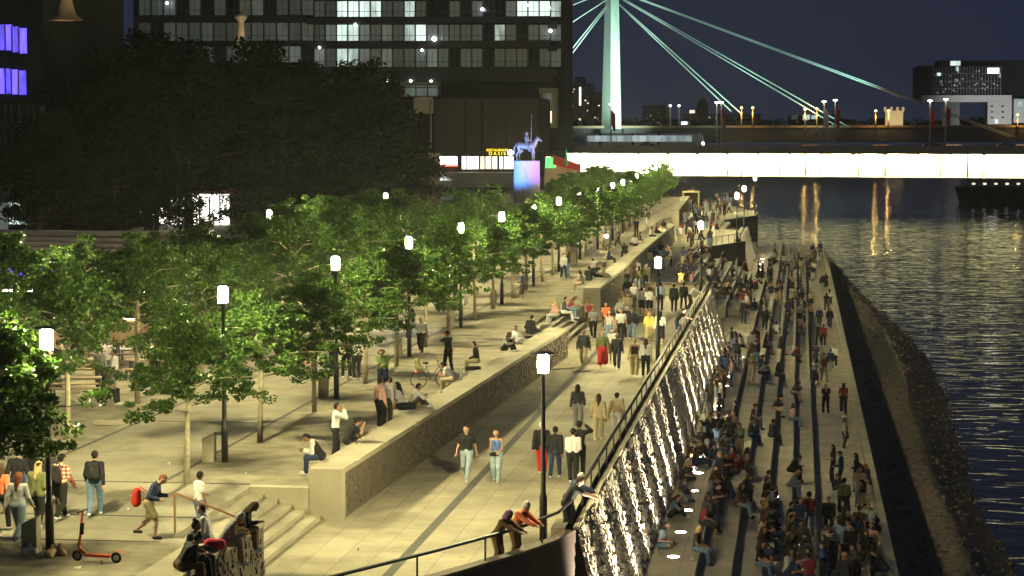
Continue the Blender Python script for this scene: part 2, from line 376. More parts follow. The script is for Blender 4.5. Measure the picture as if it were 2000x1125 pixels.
def pmesh(ps, part):
    k = (ps, part)
    if k in PM: return PM[k]
    if ps not in JC: JC[ps] = joints(ps)
    J = JC[ps]; h = J['M']; hb = J['hb']
    if part == 'body':
        f, lo, hi = sdf(bset(J, part), .028); V, F = nets(f, lo, hi, .024); V = [tuple(v) for v in V]; F = [tuple(int(i) for i in q) for q in F]
        mi = [0]*len(F); mb = MB()
        for s, sg in (('l', -1), ('r', 1)):       # four fingers and a thumb on each palm
            e, w = J['e'+s], J['hn'+s]; d = (w-e).normalized(); side = d.cross(Vector((0, 0, 1)) if abs(d.z) < .8 else Vector((0, 1, 0))).normalized()
            pal = side.cross(d).normalized(); c = w+d*.09
            for i, L in enumerate((.065, .078, .073, .055)):
                o = side*(i-1.5)*.018; mb.tube([c+o-d*.01, c+o+d*L*.5, c+o+d*L*.85+pal*sg*.022], [.0095, .0085, .0065], 5)
            th = w+d*.03-side*.028; mb.tube([th, th-side*.025+d*.035, th-side*.028+d*.065+pal*sg*.01], [.012, .010, .008], 5)
        o = len(V); V += [tuple(v) for v in mb.v]; F += [tuple(i+o for i in q) for q in mb.f]; mi += [0]*len(mb.f)
        for c, a, b in (((-.032, .083, .098), .014, .006), ((.032, .083, .098), .014, .006), ((0, .090, .035), .020, .005)):   # eyes and mouth
            o = len(V); c = hb+h @ Vector(c)
            for dx, dz in ((-a, 0), (0, -b), (a, 0), (0, b)): V.append(tuple(c+h @ Vector((dx, .004, dz))))
            F.append((o, o+1, o+2, o+3)); mi.append(1)
        me = bpy.data.meshes.new("person_body"); me.from_pydata(V, [], F); me.materials.append(None); me.materials.append(M_eye)
        me.polygons.foreach_set("material_index", mi); me.polygons.foreach_set("use_smooth", [True]*len(F)); me.update()
    else:
        g = {'short': .014, 'long': .014, 'jacket': .022, 'tank': .010, 'dress': .016, 'trousers': .012, 'wide': .012, 'shorts': .012, 'skirt': .008, 'shoe_l': .004, 'shoe_r': .004, 'vest': .030}.get(part, 0)
        parts = bset(J, part, g)
        if part in ('tank', 'vest'): parts = [q for q in parts if True][:2]+parts[3:5]
        f0, lo, hi = sdf(parts, .03); f = f0
        if part in ('hair', 'long_hair', 'bun', 'cap', 'beanie', 'hood', 'hat'):
            hi3 = np.array(h.transposed()); hbn = np.array(hb)
            def f(p):
                q = (p-hbn)@hi3.T         # head space; carve the face out
                fc = np.sqrt(((q-np.array([0, .115, .055]))**2*np.array([1, 1.0, .7])).sum(1))-.083
                return np.maximum(f0(p), -fc)
        V, F = nets(f, lo, hi, .026 if part not in ('hair', 'shoe_l', 'shoe_r', 'bun', 'cap', 'beanie', 'long_hair', 'hood', 'hat') else .018)
        me = npmesh(part, V, F, None, True); me.materials.append(None)
    PM[k] = me; return me
def cmat(c, rough=.85):
    k = "cloth_%02x%02x%02x" % tuple(int(min(1, x)*255) for x in c)
    return MC.get(k) or mat(k, c, rough, 0, .12, 14, .25, 40)
CL = dict(black=(.018, .018, .021), charcoal=(.045, .045, .05), white=(.72, .70, .66), grey=(.25, .25, .25), light_grey=(.45, .44, .42), beige=(.48, .38, .24),
    navy=(.03, .045, .10), blue=(.08, .16, .38), pale_blue=(.35, .45, .58), denim=(.14, .22, .33), pale_denim=(.34, .42, .46), red=(.58, .04, .035),
    orange=(.75, .19, .08), pink=(.68, .38, .33), green=(.22, .30, .08), olive=(.14, .15, .06), khaki=(.33, .28, .15), brown=(.13, .075, .04), yellow=(.70, .48, .12), maroon=(.20, .03, .04), purple=(.22, .09, .22), teal=(.05, .25, .25), plaid=(.42, .20, .13))
HC = dict(black=(.012, .010, .010), brown=(.05, .028, .014), blond=(.45, .30, .12), auburn=(.16, .05, .02), grey=(.3, .3, .3))
SK = [(.52, .30, .20), (.45, .26, .17), (.36, .20, .12), (.22, .12, .07), (.56, .34, .24)]
def plaid_mat():
    m = cmat(CL['plaid']); n = m.node_tree.nodes; l = m.node_tree.links; p = n["Principled BSDF"]; tc = n.new("ShaderNodeTexCoord"); last = None
    for ax in ('X', 'Z'):
        w = n.new("ShaderNodeTexWave"); w.bands_direction = ax; w.inputs["Scale"].default_value = 3.2; l.new(tc.outputs["Object"], w.inputs["Vector"])
        if last is None: last = w.outputs["Fac"]
        else:
            a = n.new("ShaderNodeMath"); a.operation = 'MULTIPLY'; l.new(last, a.inputs[0]); l.new(w.outputs["Fac"], a.inputs[1]); last = a.outputs[0]
    r = n.new("ShaderNodeValToRGB"); r.color_ramp.elements[0].color = (.30, .05, .03, 1); r.color_ramp.elements[1].color = (.75, .62, .45, 1); r.color_ramp.elements[1].position = .6
    l.new(last, r.inputs[0]); l.new(r.outputs[0], p.inputs["Base Color"])
plaid_mat()
def child(root, nm, me, m):
    c = link(nm, me, root); c.material_slots[0].link = 'OBJECT'; c.material_slots[0].material = m; return c
PEOPLE = []
PN = {'short': 'shirt', 'long': 'sweater', 'jacket': 'jacket', 'tank': 'top', 'dress': 'dress', 'trousers': 'trousers', 'wide': 'trousers', 'shorts': 'shorts', 'skirt': 'skirt',
      'hair': 'hair', 'long_hair': 'hair', 'bun': 'hair', 'cap': 'cap', 'beanie': 'beanie', 'hood': 'headscarf', 'hat': 'hat'}
def person(loc, ps, face, top, bot, hair, label, group, shoes='white', skin=None, sc=None, gap=0.0):
    """face: degrees, 0 = looking along the promenade away from the camera, 180 = towards it, -90 = to the river"""
    o = link("person", pmesh(ps, 'body')); o.location = loc; o.rotation_euler = (0, 0, R(face)); s = sc or random.uniform(.95, 1.03); o.scale = (s, s, s)
    o.material_slots[0].link = 'OBJECT'; sk = SK[skin if skin is not None else random.choice((0, 0, 0, 1, 1, 2, 3, 4))]
    o.material_slots[0].material = cmat(sk, .6)
    child(o, PN[top[0]], pmesh(ps, top[0]), cmat(CL[top[1]]))
    if top[0] == 'jacket' and len(top) > 2: pass
    if bot: child(o, PN[bot[0]], pmesh(ps, bot[0]), cmat(CL[bot[1]]))
    child(o, PN[hair[0]], pmesh(ps, hair[0]), cmat(HC.get(hair[1]) or CL[hair[1]]))
    for s_ in 'lr': child(o, 'shoe', pmesh(ps, 'shoe_'+s_), cmat(CL[shoes]))
    if 'vest' in label: child(o, 'vest', pmesh(ps, 'vest'), cmat(CL['black']))
    tag(o, label, 'person', group); PEOPLE.append(o); return o
# ================================================================= the setting
WZ = -8.5; PZ = .85                      # river level, plaza level (the promenade is z = 0)
b = MB(); b.add([(-900, 0, -14), (900, 0, -14), (900, 1950, -14), (-900, 1950, -14)], [(0, 1, 2, 3)])
structure(b.build("riverbed", mat("riverbed", (.05, .05, .045))))
def water_mat():
    m = bpy.data.materials.new("river_water"); m.use_nodes = True; n = m.node_tree.nodes; l = m.node_tree.links; p = n["Principled BSDF"]
    p.inputs["Base Color"].default_value = (.012, .016, .022, 1); p.inputs["Roughness"].default_value = .03; p.inputs["IOR"].default_value = 1.333
    p.inputs["Specular IOR Level"].default_value = 1.0
    tc = n.new("ShaderNodeTexCoord"); h = None
    for sc, s, dist in ((.16, (1, .8, 1), .16), (.55, (.55, 1.25, 1), .115), (2.2, (.6, 1.2, 1), .005)):
        mp = n.new("ShaderNodeMapping"); mp.inputs["Scale"].default_value = s; mp.inputs["Rotation"].default_value = (0, 0, .25)
        l.new(tc.outputs["Object"], mp.inputs[0])
        t = n.new("ShaderNodeTexNoise"); t.inputs["Scale"].default_value = sc; t.inputs["Detail"].default_value = 1.2; t.inputs["Distortion"].default_value = .6
        l.new(mp.outputs[0], t.inputs[0])
        bp = n.new("ShaderNodeBump"); bp.inputs["Distance"].default_value = dist; bp.inputs["Strength"].default_value = 1
        l.new(t.outputs[0], bp.inputs["Height"])
        if h is not None: l.new(h.outputs[0], bp.inputs["Normal"])
        h = bp
    l.new(h.outputs[0], p.inputs["Normal"]); return m
b = MB(); b.add([(-80, 20, WZ), (700, 20, WZ), (700, 1940, WZ), (-80, 1940, WZ)], [(0, 1, 2, 3)])
structure(b.build("river_water", water_mat()))

# promenade, level 0: its river edge zigzags in prows
EX = -5.92
edge = [(-14, 38), (-12, 41.6), (-8.4, 48.2), (-6.9, 51.2), (EX, 54.3), (EX, 140), (-9.9, 140), (-9.9, 194), (-5.4, 209), (-5.4, 236),
        (-9.0, 240), (-9.0, 262), (-5.5, 276), (-5.5, 292), (-12, 330), (-20, 420), (-34, 556)]
pts = edge + [(-60, 556), (-60, 38)]
b = MB(); b.prism(pts, -13.9, 0)
structure(b.build("promenade", M_pave))
b = MB()
b.prism([(-9.80, 44.6), (-9.55, 45.1), (-9.55, 116), (-9.80, 116)], 0, .004)
structure(b.build("drain_line", M_strip))

# plaza under the trees
A0 = P(668, 917, 1.4); A1 = P(1110, 640, 1.4); C0 = P(1172, 562, 1.9); C1 = P(1318, 436, 1.9); B1 = P(517, 1015, 1.4)
W3a = Vector((-13.6, 246, 0)); W3b = Vector((-16.5, 345, 0))
CW = .95
pl = [(-200, 30), (B1.x-CW, 30), (B1.x-CW, B1.y+.4), (-14.9, B1.y+.4), (-14.9, A0.y), (A0.x-CW, A0.y), (A1.x-CW, A1.y), (-13.4, A1.y), (-13.4, C0.y),
      (C0.x-CW, C0.y), (C1.x-CW, C1.y), (-15.5, C1.y), (-15.5, W3a.y), (W3a.x-CW, W3a.y), (W3b.x-CW, W3b.y), (-34, 556), (-200, 556)]
b = MB(); b.prism(pl, -5, PZ); structure(b.build("plaza", M_plaza))
b = MB()
b.prism([(-17.5, 57.6), (A0.x-CW-.05, 57.6), (A1.x-CW-.05, A1.y-.3), (-13.5, 100), (-13.5, 116), (C0.x-CW-.05, 118), (C1.x-CW-.05, C1.y), (-17.5, C1.y)], PZ, PZ+.004)
b.prism([(-30, 44), (-22, 44), (-22, 300), (-30, 300)], PZ, PZ+.004)
b.prism([(-22, 44), (-14.1, 44), (-14.1, 48.9), (-22, 48.9)], PZ, PZ+.004)
structure(b.build("gravel_strip", M_gravel))
b = MB()
for x in (-17.5, -22.0): b.box(x-.06, 44 if x < -20 else 57.5, PZ+.002, x+.06, 300, PZ+.009)
for y in (52.3, 49.0, 57.5): b.box(-30, y-.05, PZ+.003, -15, y+.05, PZ+.010)
for y in (70, 92, 118, 150, 190): b.box(-21.9, y-.04, PZ+.003, -17.6, y+.04, PZ+.010)
structure(b.build("paving_joint", M_strip))

# stairs from the plaza down to the promenade
for (xa, xb, ya, yb, nm) in ((-14.9, -12.9, B1.y+.35, A0.y-.05, "plaza_stairs"), (-13.4, -11.6, A1.y+4.5, C0.y-.3, "plaza_stairs")):
    b = MB(); n = 5
    for k in range(n):
        x1 = xa+(xb-xa)*(k+1)/n; z = PZ-PZ*(k+1)/(n+1)*1.0
        b.box(xa, ya, -.5, x1, yb, z)
        b.box(x1-.035, ya, z-.05, x1+.02, yb, z+.006)
    structure(b.build(nm, M_conc))
# coping walls: relief face to the promenade, wide seat on top
def studs(name, p0, p1, top, bot, out0, out1, du, dv, fill, m, par, smin=.02, smax=.08, sz=.8):
    """little stones standing out of a slanted face between two points along the wall"""
    p0 = np.array(p0[:2], float); p1 = np.array(p1[:2], float); L = np.linalg.norm(p1-p0); t = (p1-p0)/L; nrm = np.array([t[1], -t[0]])
    nu = int(L/du); hh = top-bot; nv = int(hh/dv)
    U, Vv = np.meshgrid(np.arange(nu), np.arange(nv), indexing='ij'); U = U.ravel(); Vv = Vv.ravel()
    k = RNG.random(len(U)) < fill; U = U[k]; Vv = Vv[k]; n = len(U)
    u = (U+.5+(.5*(Vv % 2))+RNG.uniform(-.16, .16, n))*du; v = (Vv+.5+RNG.uniform(-.16, .16, n))*dv
    au = du*sz*RNG.uniform(.3, .55, n); av = dv*sz*RNG.uniform(.3, .6, n); dp = RNG.uniform(smin, smax, n)
    f = v/hh; base = out0+(out1-out0)*f
    vs = np.zeros((n, 8, 3)); sg = [(-1, -1), (1, -1), (1, 1), (-1, 1)]
    for i, (a, c) in enumerate(sg):
        uu = u+a*au; vv = np.clip(v+c*av, 0.01, hh-.01); bb = out0+(out1-out0)*vv/hh
        for j, d in enumerate((-.02, 1.0)):
            dd = bb+(dp if d > 0 else -.02)
            vs[:, i+4*j, 0] = p0[0]+t[0]*uu+nrm[0]*dd; vs[:, i+4*j, 1] = p0[1]+t[1]*uu+nrm[1]*dd; vs[:, i+4*j, 2] = top-vv
    q = np.array([(4, 5, 6, 7), (0, 1, 5, 4), (1, 2, 6, 5), (2, 3, 7, 6), (3, 0, 4, 7)])
    F = (q[None]+(np.arange(n)*8)[:, None, None]).reshape(-1, 4)
    return link(name, npmesh(name, vs.reshape(-1, 3), F, m), par)
def coping_wall(p0, p1, h, label, wid=CW, nst=.35):
    p0 = Vector((p0.x, p0.y, 0)); p1 = Vector((p1.x, p1.y, 0)); d = (p1-p0); L = d.length; t = d.normalized(); nn = Vector((-t.y, t.x, 0))*wid
    e = empty("seat_wall", p0, 0, label, "wall"); 
    b = MB(); i = t*.35; q = Vector((t.y, -t.x, 0))
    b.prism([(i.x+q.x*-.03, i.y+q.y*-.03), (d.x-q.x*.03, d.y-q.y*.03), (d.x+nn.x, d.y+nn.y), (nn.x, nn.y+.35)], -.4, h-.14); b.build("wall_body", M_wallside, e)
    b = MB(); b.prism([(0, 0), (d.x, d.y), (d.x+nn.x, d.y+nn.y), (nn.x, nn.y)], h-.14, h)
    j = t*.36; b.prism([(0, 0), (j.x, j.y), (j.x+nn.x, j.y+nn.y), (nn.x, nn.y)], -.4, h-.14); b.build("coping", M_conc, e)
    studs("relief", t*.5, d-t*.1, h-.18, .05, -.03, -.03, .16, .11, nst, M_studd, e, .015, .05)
    return e
wall_near = coping_wall(Vector((B1.x-.2, 36, 0)), B1, 1.4, "concrete seat wall with perforated side at the bottom edge, people sitting on its end", CW)
wall_long = coping_wall(A0, A1, 1.4, "long concrete seat wall between tree plaza and promenade, nearest full run with square end pillar")
wall_mid = coping_wall(C0, C1, 1.9, "second long seat wall, beyond the stair gap, with a tall end block facing the walkers")
wall_far = coping_wall(W3a, W3b, 1.9, "far seat wall near the wooden kiosk at the end of the promenade")
e = empty("low_wall", (-14.9, A0.y-.045, 0), 0, "low concrete retaining wall closing the gravel bed left of the square pillar", "wall")
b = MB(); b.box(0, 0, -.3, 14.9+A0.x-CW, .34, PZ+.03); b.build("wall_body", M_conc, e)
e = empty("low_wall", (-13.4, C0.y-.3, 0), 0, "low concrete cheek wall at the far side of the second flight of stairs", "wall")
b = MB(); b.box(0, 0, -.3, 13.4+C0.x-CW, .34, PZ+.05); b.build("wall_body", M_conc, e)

# lower terrace: ledge, steps, quay
ZL = -3.0; XS = [-3.1, -2.05, -1.12, -.18, .77]
b = MB()
b.box(-12, 36, -9, XS[0], 262, ZL)
for k in range(1, 5): b.box(XS[k-1], 36, -9, XS[k], 287-k, ZL-.45*k)
structure(b.build("terrace_steps", M_terr))
b = MB(); b.prism([(XS[4], 36), (3.3, 36), (3.3, 288), (1.5, 291), (-4, 300), (XS[4]-4, 287)], -13, ZL-2.25); structure(b.build("quay", M_terr))
b = MB()                                  # broad steps rising from the ledge to the promenade inside the first notch
for k in range(6): b.box(-9.85, 146+3*k, ZL-.2, -8.9+.9*k, 205, -.02-.5*k)
for k in range(5): b.box(-9.0, 242+3*k, ZL-.2, -8.2+.8*k, 262, -.1-.6*k)
structure(b.build("amphitheatre_steps", M_terr))
# river parapet
e = empty("quay_parapet", (3.2, 36, ZL-2.25), 0, "pale stone parapet running along the river edge of the lower quay", "parapet")
b = MB(); b.box(0, 0, 0, .28, 252, .42); b.build("wall_body", M_conc, e)
b = MB(); b.box(-.04, 0, .42, .32, 252, .52); b.build("coping", M_conc, e)
b = MB(); b.prism([(.28, 252.0), (.28, 252.3), (-7.2, 264), (-7.2, 263.6), (0, 252.0)], 0, .52); b.build("end_wall", M_conc, e)
# shore
nx, ny = 40, 240; ys = np.linspace(36, 330, ny); V = []
rn = RNG.normal(0, 1, (ny, nx))
from mathutils import noise as mn
for i, y in enumerate(ys):
    xs = 10.4+.8*math.sin(y*.045)+.15*math.sin(y*.21)
    if y > 205: xs -= (y-205)**1.5*.0062
    xs = max(xs, 3.6)
    for j in range(nx):
        f = j/(nx-1)*1.35; x = 3.3+(xs-3.3)*f
        z = -5.9-1.1*min(1, f/.22) + .25*math.exp(-((f-.55)/.15)**2) - (0 if f < .55 else (f-.55)/.45*1.7)
        z += .06*mn.noise(Vector((x*.7, y*.7, 0)))+.05*mn.noise(Vector((x*3, y*3, 4)))+.02*rn[i, j]
        V.append((x, y, z))
F = [(i*nx+j, i*nx+j+1, (i+1)*nx+j+1, (i+1)*nx+j) for i in range(ny-1) for j in range(nx-1)]
# loose stones lying on the bank
ns = 7000; pos = RNG.integers(nx*4, len(V), ns); Vb = np.array(V)[pos]+RNG.uniform(-.3, .3, (ns, 3))*np.array([1, 1, 0]); okk = (Vb[:, 0] > 4.3); Vb = Vb[okk]; ns = len(Vb)
rs = RNG.uniform(.06, .22, (ns, 1))*RNG.uniform(.6, 1.2, (ns, 3))*np.array([1, 1, .7])
oct_ = np.array([(1, 0, 0), (0, 1, 0), (-1, 0, 0), (0, -1, 0), (0, 0, 1), (0, 0, -1)], float); of = np.array([(0, 1, 4), (1, 2, 4), (2, 3, 4), (3, 0, 4), (1, 0, 5), (2, 1, 5), (3, 2, 5), (0, 3, 5)])
VV = (Vb[:, None]+oct_[None]*rs[:, None]+RNG.uniform(-.03, .03, (ns, 6, 3))).reshape(-1, 3); FF = (of[None]+(np.arange(ns)*6)[:, None, None]).reshape(-1, 3)
tag(link("bank_stones", npmesh("bank_stones", VV, FF, mat("bank_stone", (.20, .17, .12), .95, 0, .5, 1.5))), "loose grey stones scattered over the dark river bank", "stones", None, "stuff")
structure(link("river_bank", npmesh("river_bank", V, F, mat("bank_gravel", (.19, .15, .10), .95, 0, .6, 3.5, 1.0, 16), True)))

# relief walls with uplights
def relief_wall(y0, y1, label, du=.19, dv=.12, n_up=20, step=4.3, start=55.2, pw=90):
    e = empty("relief_wall", (0, 0, 0), 0, label, "wall")
    b = MB(); xt, xf, zt = -5.6, -4.75, .40
    b.add([(EX+.01, y0, ZL-.1), (xf, y0, ZL-.1), (xt, y0, zt), (EX+.01, y0, zt), (EX+.01, y1, ZL-.1), (xf, y1, ZL-.1), (xt, y1, zt), (EX+.01, y1, zt)],
          [(0, 1, 2, 3), (7, 6, 5, 4), (1, 5, 6, 2), (3, 2, 6, 7), (0, 3, 7, 4)])
    b.build("wall_body", mat("relief_back", (.07, .06, .045), .9), e)
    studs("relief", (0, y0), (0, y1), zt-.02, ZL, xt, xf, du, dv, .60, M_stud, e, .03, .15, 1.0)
    b = MB(); b.box(EX-.35, y0, .0, xt+.02, y1, .40); b.box(xt-.10, y0, .402, xt+.06, y1, .46); b.build("coping", M_conc, e)
    return e
relief_wall(54.4, 140, "long sloping wall of pixelated relief stones lit by ground uplights below the promenade")
relief_wall(209, 236, "short far relief wall with lit streaks below the second promenade corner", .3, .2)
def spot(name, loc, target, power, col, size, blend=.6, rad=.05, par=None):
    d = bpy.data.lights.new(name, 'SPOT'); d.energy = power; d.color = col; d.spot_size = R(size); d.spot_blend = blend; d.shadow_soft_size = rad
    o = bpy.data.objects.new(name, d); COL.objects.link(o); o.parent = par
    v = Vector(target)-Vector(loc); o.rotation_euler = v.to_track_quat('-Z', 'Y').to_euler()
    o.location = Vector(loc)-(par.location if par else Vector()); return o
M_up = glow("uplight_glass", (1, .88, .6), 90)
def uplight(x, y, z, tgt, label, power=8200):
    e = empty("ground_uplight", (x, y, z), 0, label, "uplight", "uplights along the foot of the relief walls")
    b = MB(); b.lathe([(.25, 0), (.25, .02), (.19, .025)], 16); b.build("ring", M_steel, e)
    b = MB(); b.lathe([(.19, .018), (.0, .022)], 16); b.build("lens", M_up, e)
    spot("lamp_beam", (x, y, z+.06), tgt, power, (1, .86, .62), 84, 1, .03, e).scale = (.48, 1, 1)
for k in range(20):
    y = 55.2+4.3*k
    uplight(-3.9, y, ZL, (-5.25, y-.35, -1.2), "round ground uplight before the relief wall, %s from the bottom" % ORD[k])
for k in range(6):
    y = 211+4.5*k
    uplight(-3.9, y, ZL, (-5.25, y-.35, -1.2), "ground uplight below the far relief wall, %s of its row" % ORD[k], 300)

# rails and prow walls
def railing(pts, label, h=.95, n=10, r=.04, m=None):
    e = empty("railing", pts[0], 0, label, "railing"); o = Vector(pts[0]); q = [Vector(p)-o for p in pts]; m = m or M_metal
    b = MB(); b.tube([p+Vector((0, 0, h)) for p in q], r, 8); b.build("handrail", m, e)
    L = [(q[i+1]-q[i]).length for i in range(len(q)-1)]; T = sum(L); b = MB(); b.box(-.02, -.03, 0, .02, .03, h-.02); pm = b.mesh("post", m)
    for k in range(n+1):
        s = T*k/n; i = 0
        while i < len(L)-1 and s > L[i]: s -= L[i]; i += 1
        p = q[i].lerp(q[i+1], min(1, s/L[i])); o_ = link("post", pm, e); o_.location = p
    return e
def zrail(pts, *a, **k): return railing([(x, y, z) for x, y, z in pts], *a, **k)
zrail([(-13.6, 38.2, .35), (-11.7, 41.8, .35), (-8.15, 48.3, .35), (-6.75, 51.1, .35), (-5.95, 53.2, .40), (-5.8, 55, .40)], "steel handrail on the curved near corner of the promenade, two people leaning on it", .62, 7, .045)
zrail([(-5.8, 55.4, .40), (-5.8, 139.6, .40)], "long dark handrail on top of the lit relief wall", .6, 34, .05)
zrail([(-9.7, 194.4, .0), (-5.6, 208.8, .0)], "thin railing on the far dark prow beyond the crowded steps", .95, 8, .03)
zrail([(-9.0, 262.4, .0), (-5.6, 275.5, .0), (-5.6, 291.5, 0), (-12.1, 330, 0)], "thin railing round the farthest prow above the water", .95, 20, .03)
zrail([(-15.0, B1.y+1.0, PZ), (-14.9, B1.y+1.0, PZ), (-13.3, B1.y+1.2, .2)], "warm steel handrail at the top of the near stairs", .95, 1, .03, M_rust)
def prow(name, pts, z0, z1, th, label):
    e = empty(name, (pts[0][0], pts[0][1], 0), 0, label, "wall"); o = pts[0]; n = len(pts); out = []
    for i, p in enumerate(pts):
        a = pts[max(i-1, 0)]; c = pts[min(i+1, n-1)]; d = Vector((c[0]-a[0], c[1]-a[1])).normalized(); out.append((p[0]-o[0]+d.y*th, p[1]-o[1]-d.x*th))
    inn = [(p[0]-o[0], p[1]-o[1]) for p in pts]
    b = MB(); b.prism(inn+out[::-1], z0, z1); b.build("wall_body", M_dconc, e)
    inn2 = [(p[0]*1.0, p[1]) for p in inn]; b = MB(); b.prism(inn2+out[::-1], z1+.001, z1+.07); b.build("coping", mat("brown_coping", (.12, .085, .06), .7), e); return e
prow("prow_wall", [(-14, 38), (-12, 41.6), (-8.4, 48.2), (-6.9, 51.2), (-6.2, 53.0), (EX-.02, 54.3)], -9, .33, .34, "dark curved wall under the near corner of the promenade at the bottom edge")
prow("prow_wall", [(-9.9, 194), (-5.4, 209)], -5, .12, .3, "dark slanted prow wall facing the crowded steps in the middle distance")
prow("prow_wall", [(-9.0, 262), (-5.5, 276)], -13, .12, .3, "farthest dark prow wall before the open river")
e = empty("cross_wall", (-9.9, 139.6, 0), 0, "beige parapet block closing the promenade where the crowded steps begin", "wall")
b = MB(); b.box(0, 0, -.1, 3.95, .7, .75); b.build("wall_body", M_conc, e); b = MB(); b.box(-.05, -.05, .751, 4.0, .78, .85); b.build("coping", M_wallside, e)

# ================================================================= lamps
LN = [0]
def street_lamp(x, y, z, h, label, group, gm=None):
    e = empty("street_lamp", (x, y, z), 0, label, "street lamp", group)
    if LN[0] == 0:
        b = MB(); b.lathe([(.0, 0), (.11, 0), (.11, .9), (.085, .95), (.055, 1), (.055, .995)], 12); b.lathe([(.085, .94), (.05, .999)], 12); LN.append(b.mesh("pole", M_metal))
        b = MB(); b.lathe([(.11, 0), (.15, .02), (.15, .13), (.125, .14), (.165, .17), (.165, .31), (.135, .33), (.16, .35), (.155, .46), (.10, .52)], 14); LN.append(b.mesh("lantern_glass", M_lamp))
        b = MB(); b.lathe([(0, .0), (.06, .0), (.19, -.05), (.19, -.01), (.0, -.0)], 14)
        for k in range(4):
            a = k*math.pi/2+.4; b.tube([(.18*math.cos(a), .18*math.sin(a), -.03), (.18*math.cos(a), .18*math.sin(a), .56)], .008, 4)
        LN.append(b.mesh("lantern_frame", M_metal))
        b = MB(); b.lathe([(0, .56), (.10, .54), (.33, .505), (.33, .49), (0, .49)], 16); LN.append(b.mesh("lantern_cap", M_metal)); LN[0] = 1
    ph = h-.56
    b = MB(); b.lathe([(.0, 0), (.10, 0), (.10, 1.15), (.07, 1.25), (.045, ph-.02), (.0, ph-.02)], 12); b.build("pole", M_metal, e)
    for i, nm in ((2, "lantern_glass"), (3, "lantern_frame"), (4, "lantern_cap")):
        o = link(nm, LN[i], e); o.location = (0, 0, ph)
        if i in (2, 3): o.scale = (.84, .84, .92)
        if i == 2 and gm: o.material_slots[0].link = "OBJECT"; o.material_slots[0].material = gm
    return e
GA = "lanterns on tall poles along the tree row of the plaza"; GB = "lanterns on poles along the river edge of the promenade"
for i, (x, y) in enumerate(((-6.5, 54.7), (-6.4, 98.6), (-6.3, 141.5-2), (-5.9, 207), (-5.9, 234), (-5.9, 290))):
    street_lamp(x, y, 0, 4.95, "street lamp at the promenade's river edge, %s lamp of that row" % ORD[i], GB, M_lampb)
for i in range(20):
    y = (47.3, 61.4, 76.9, 91.8, 106.2, 121.2)[i] if i < 6 else 121.2+14.7*(i-5)
    street_lamp((-17.1 if i == 0 else -16.78)+.001*i-(.03*(y-200) if y > 200 else 0), y, PZ, 5.3, "street lamp standing in the plaza tree row, %s lamp of that row" % ORD[i], GA)
for i, q in enumerate(((-30.5, 81), (-31, 124), (-31, 160))):
    street_lamp(q[0], q[1], PZ, 5.3, "street lamp half hidden in foliage behind the plaza trees, %s of the rear row" % ORD[i], "lanterns of the rear row behind the plaza trees")
# service pillars beside the plaza lamps
for i in range(7):
    y = (47.3, 61.4, 76.9, 91.8, 106.2, 121.2, 135.9)[i]; e = empty("service_pillar", (-17.28-(.3 if i == 0 else 0), y+.1, PZ), .1, "grey slanted service pillar beside the plaza lamp, %s of its kind" % ORD[i], "pillar", "slanted grey pillars next to the plaza lamps")
    b = MB(); b.add([(-.17, -.25, 0), (.17, -.25, 0), (.17, .25, 0), (-.17, .25, 0), (-.17, -.25, .70), (.17, -.25, .84), (.17, .25, .84), (-.17, .25, .70)],
          [(0, 3, 2, 1), (4, 5, 6, 7), (0, 1, 5, 4), (1, 2, 6, 5), (2, 3, 7, 6), (3, 0, 4, 7)]); b.build("body", M_conc, e)
    b = MB(); b.box(-.06, -.262, .35, .08, -.25, .5); b.build("door_plate", M_steel, e)

# ================================================================= trees
def leafset(C, rad, per, size, droop=.5, flat=.55):
    n = len(C)*per; c = np.repeat(np.array(C), per, 0); r = np.repeat(np.array(rad), per)
    d = RNG.normal(0, 1, (n, 3)); d /= np.linalg.norm(d, axis=1)[:, None]; q = RNG.random(n)**.45
    p = c+d*(r*q)[:, None]*np.array([1, 1, flat])
    ax = RNG.normal(0, 1, (n, 3)); ax[:, 2] = ax[:, 2]*.5-droop; ax /= np.linalg.norm(ax, axis=1)[:, None]
    nr = np.cross(ax, RNG.normal(0, 1, (n, 3))+np.array([0, 0, .8])); nr /= np.linalg.norm(nr, axis=1)[:, None]
    sz = size*RNG.uniform(.6, 1.3, n)[:, None]; w = np.cross(ax, nr)*.27*sz
    k = np.stack([p-ax*sz*.5, p+w, p+ax*sz*.5, p-w], 1).reshape(-1, 3)
    return k, np.arange(n*4).reshape(-1, 4)
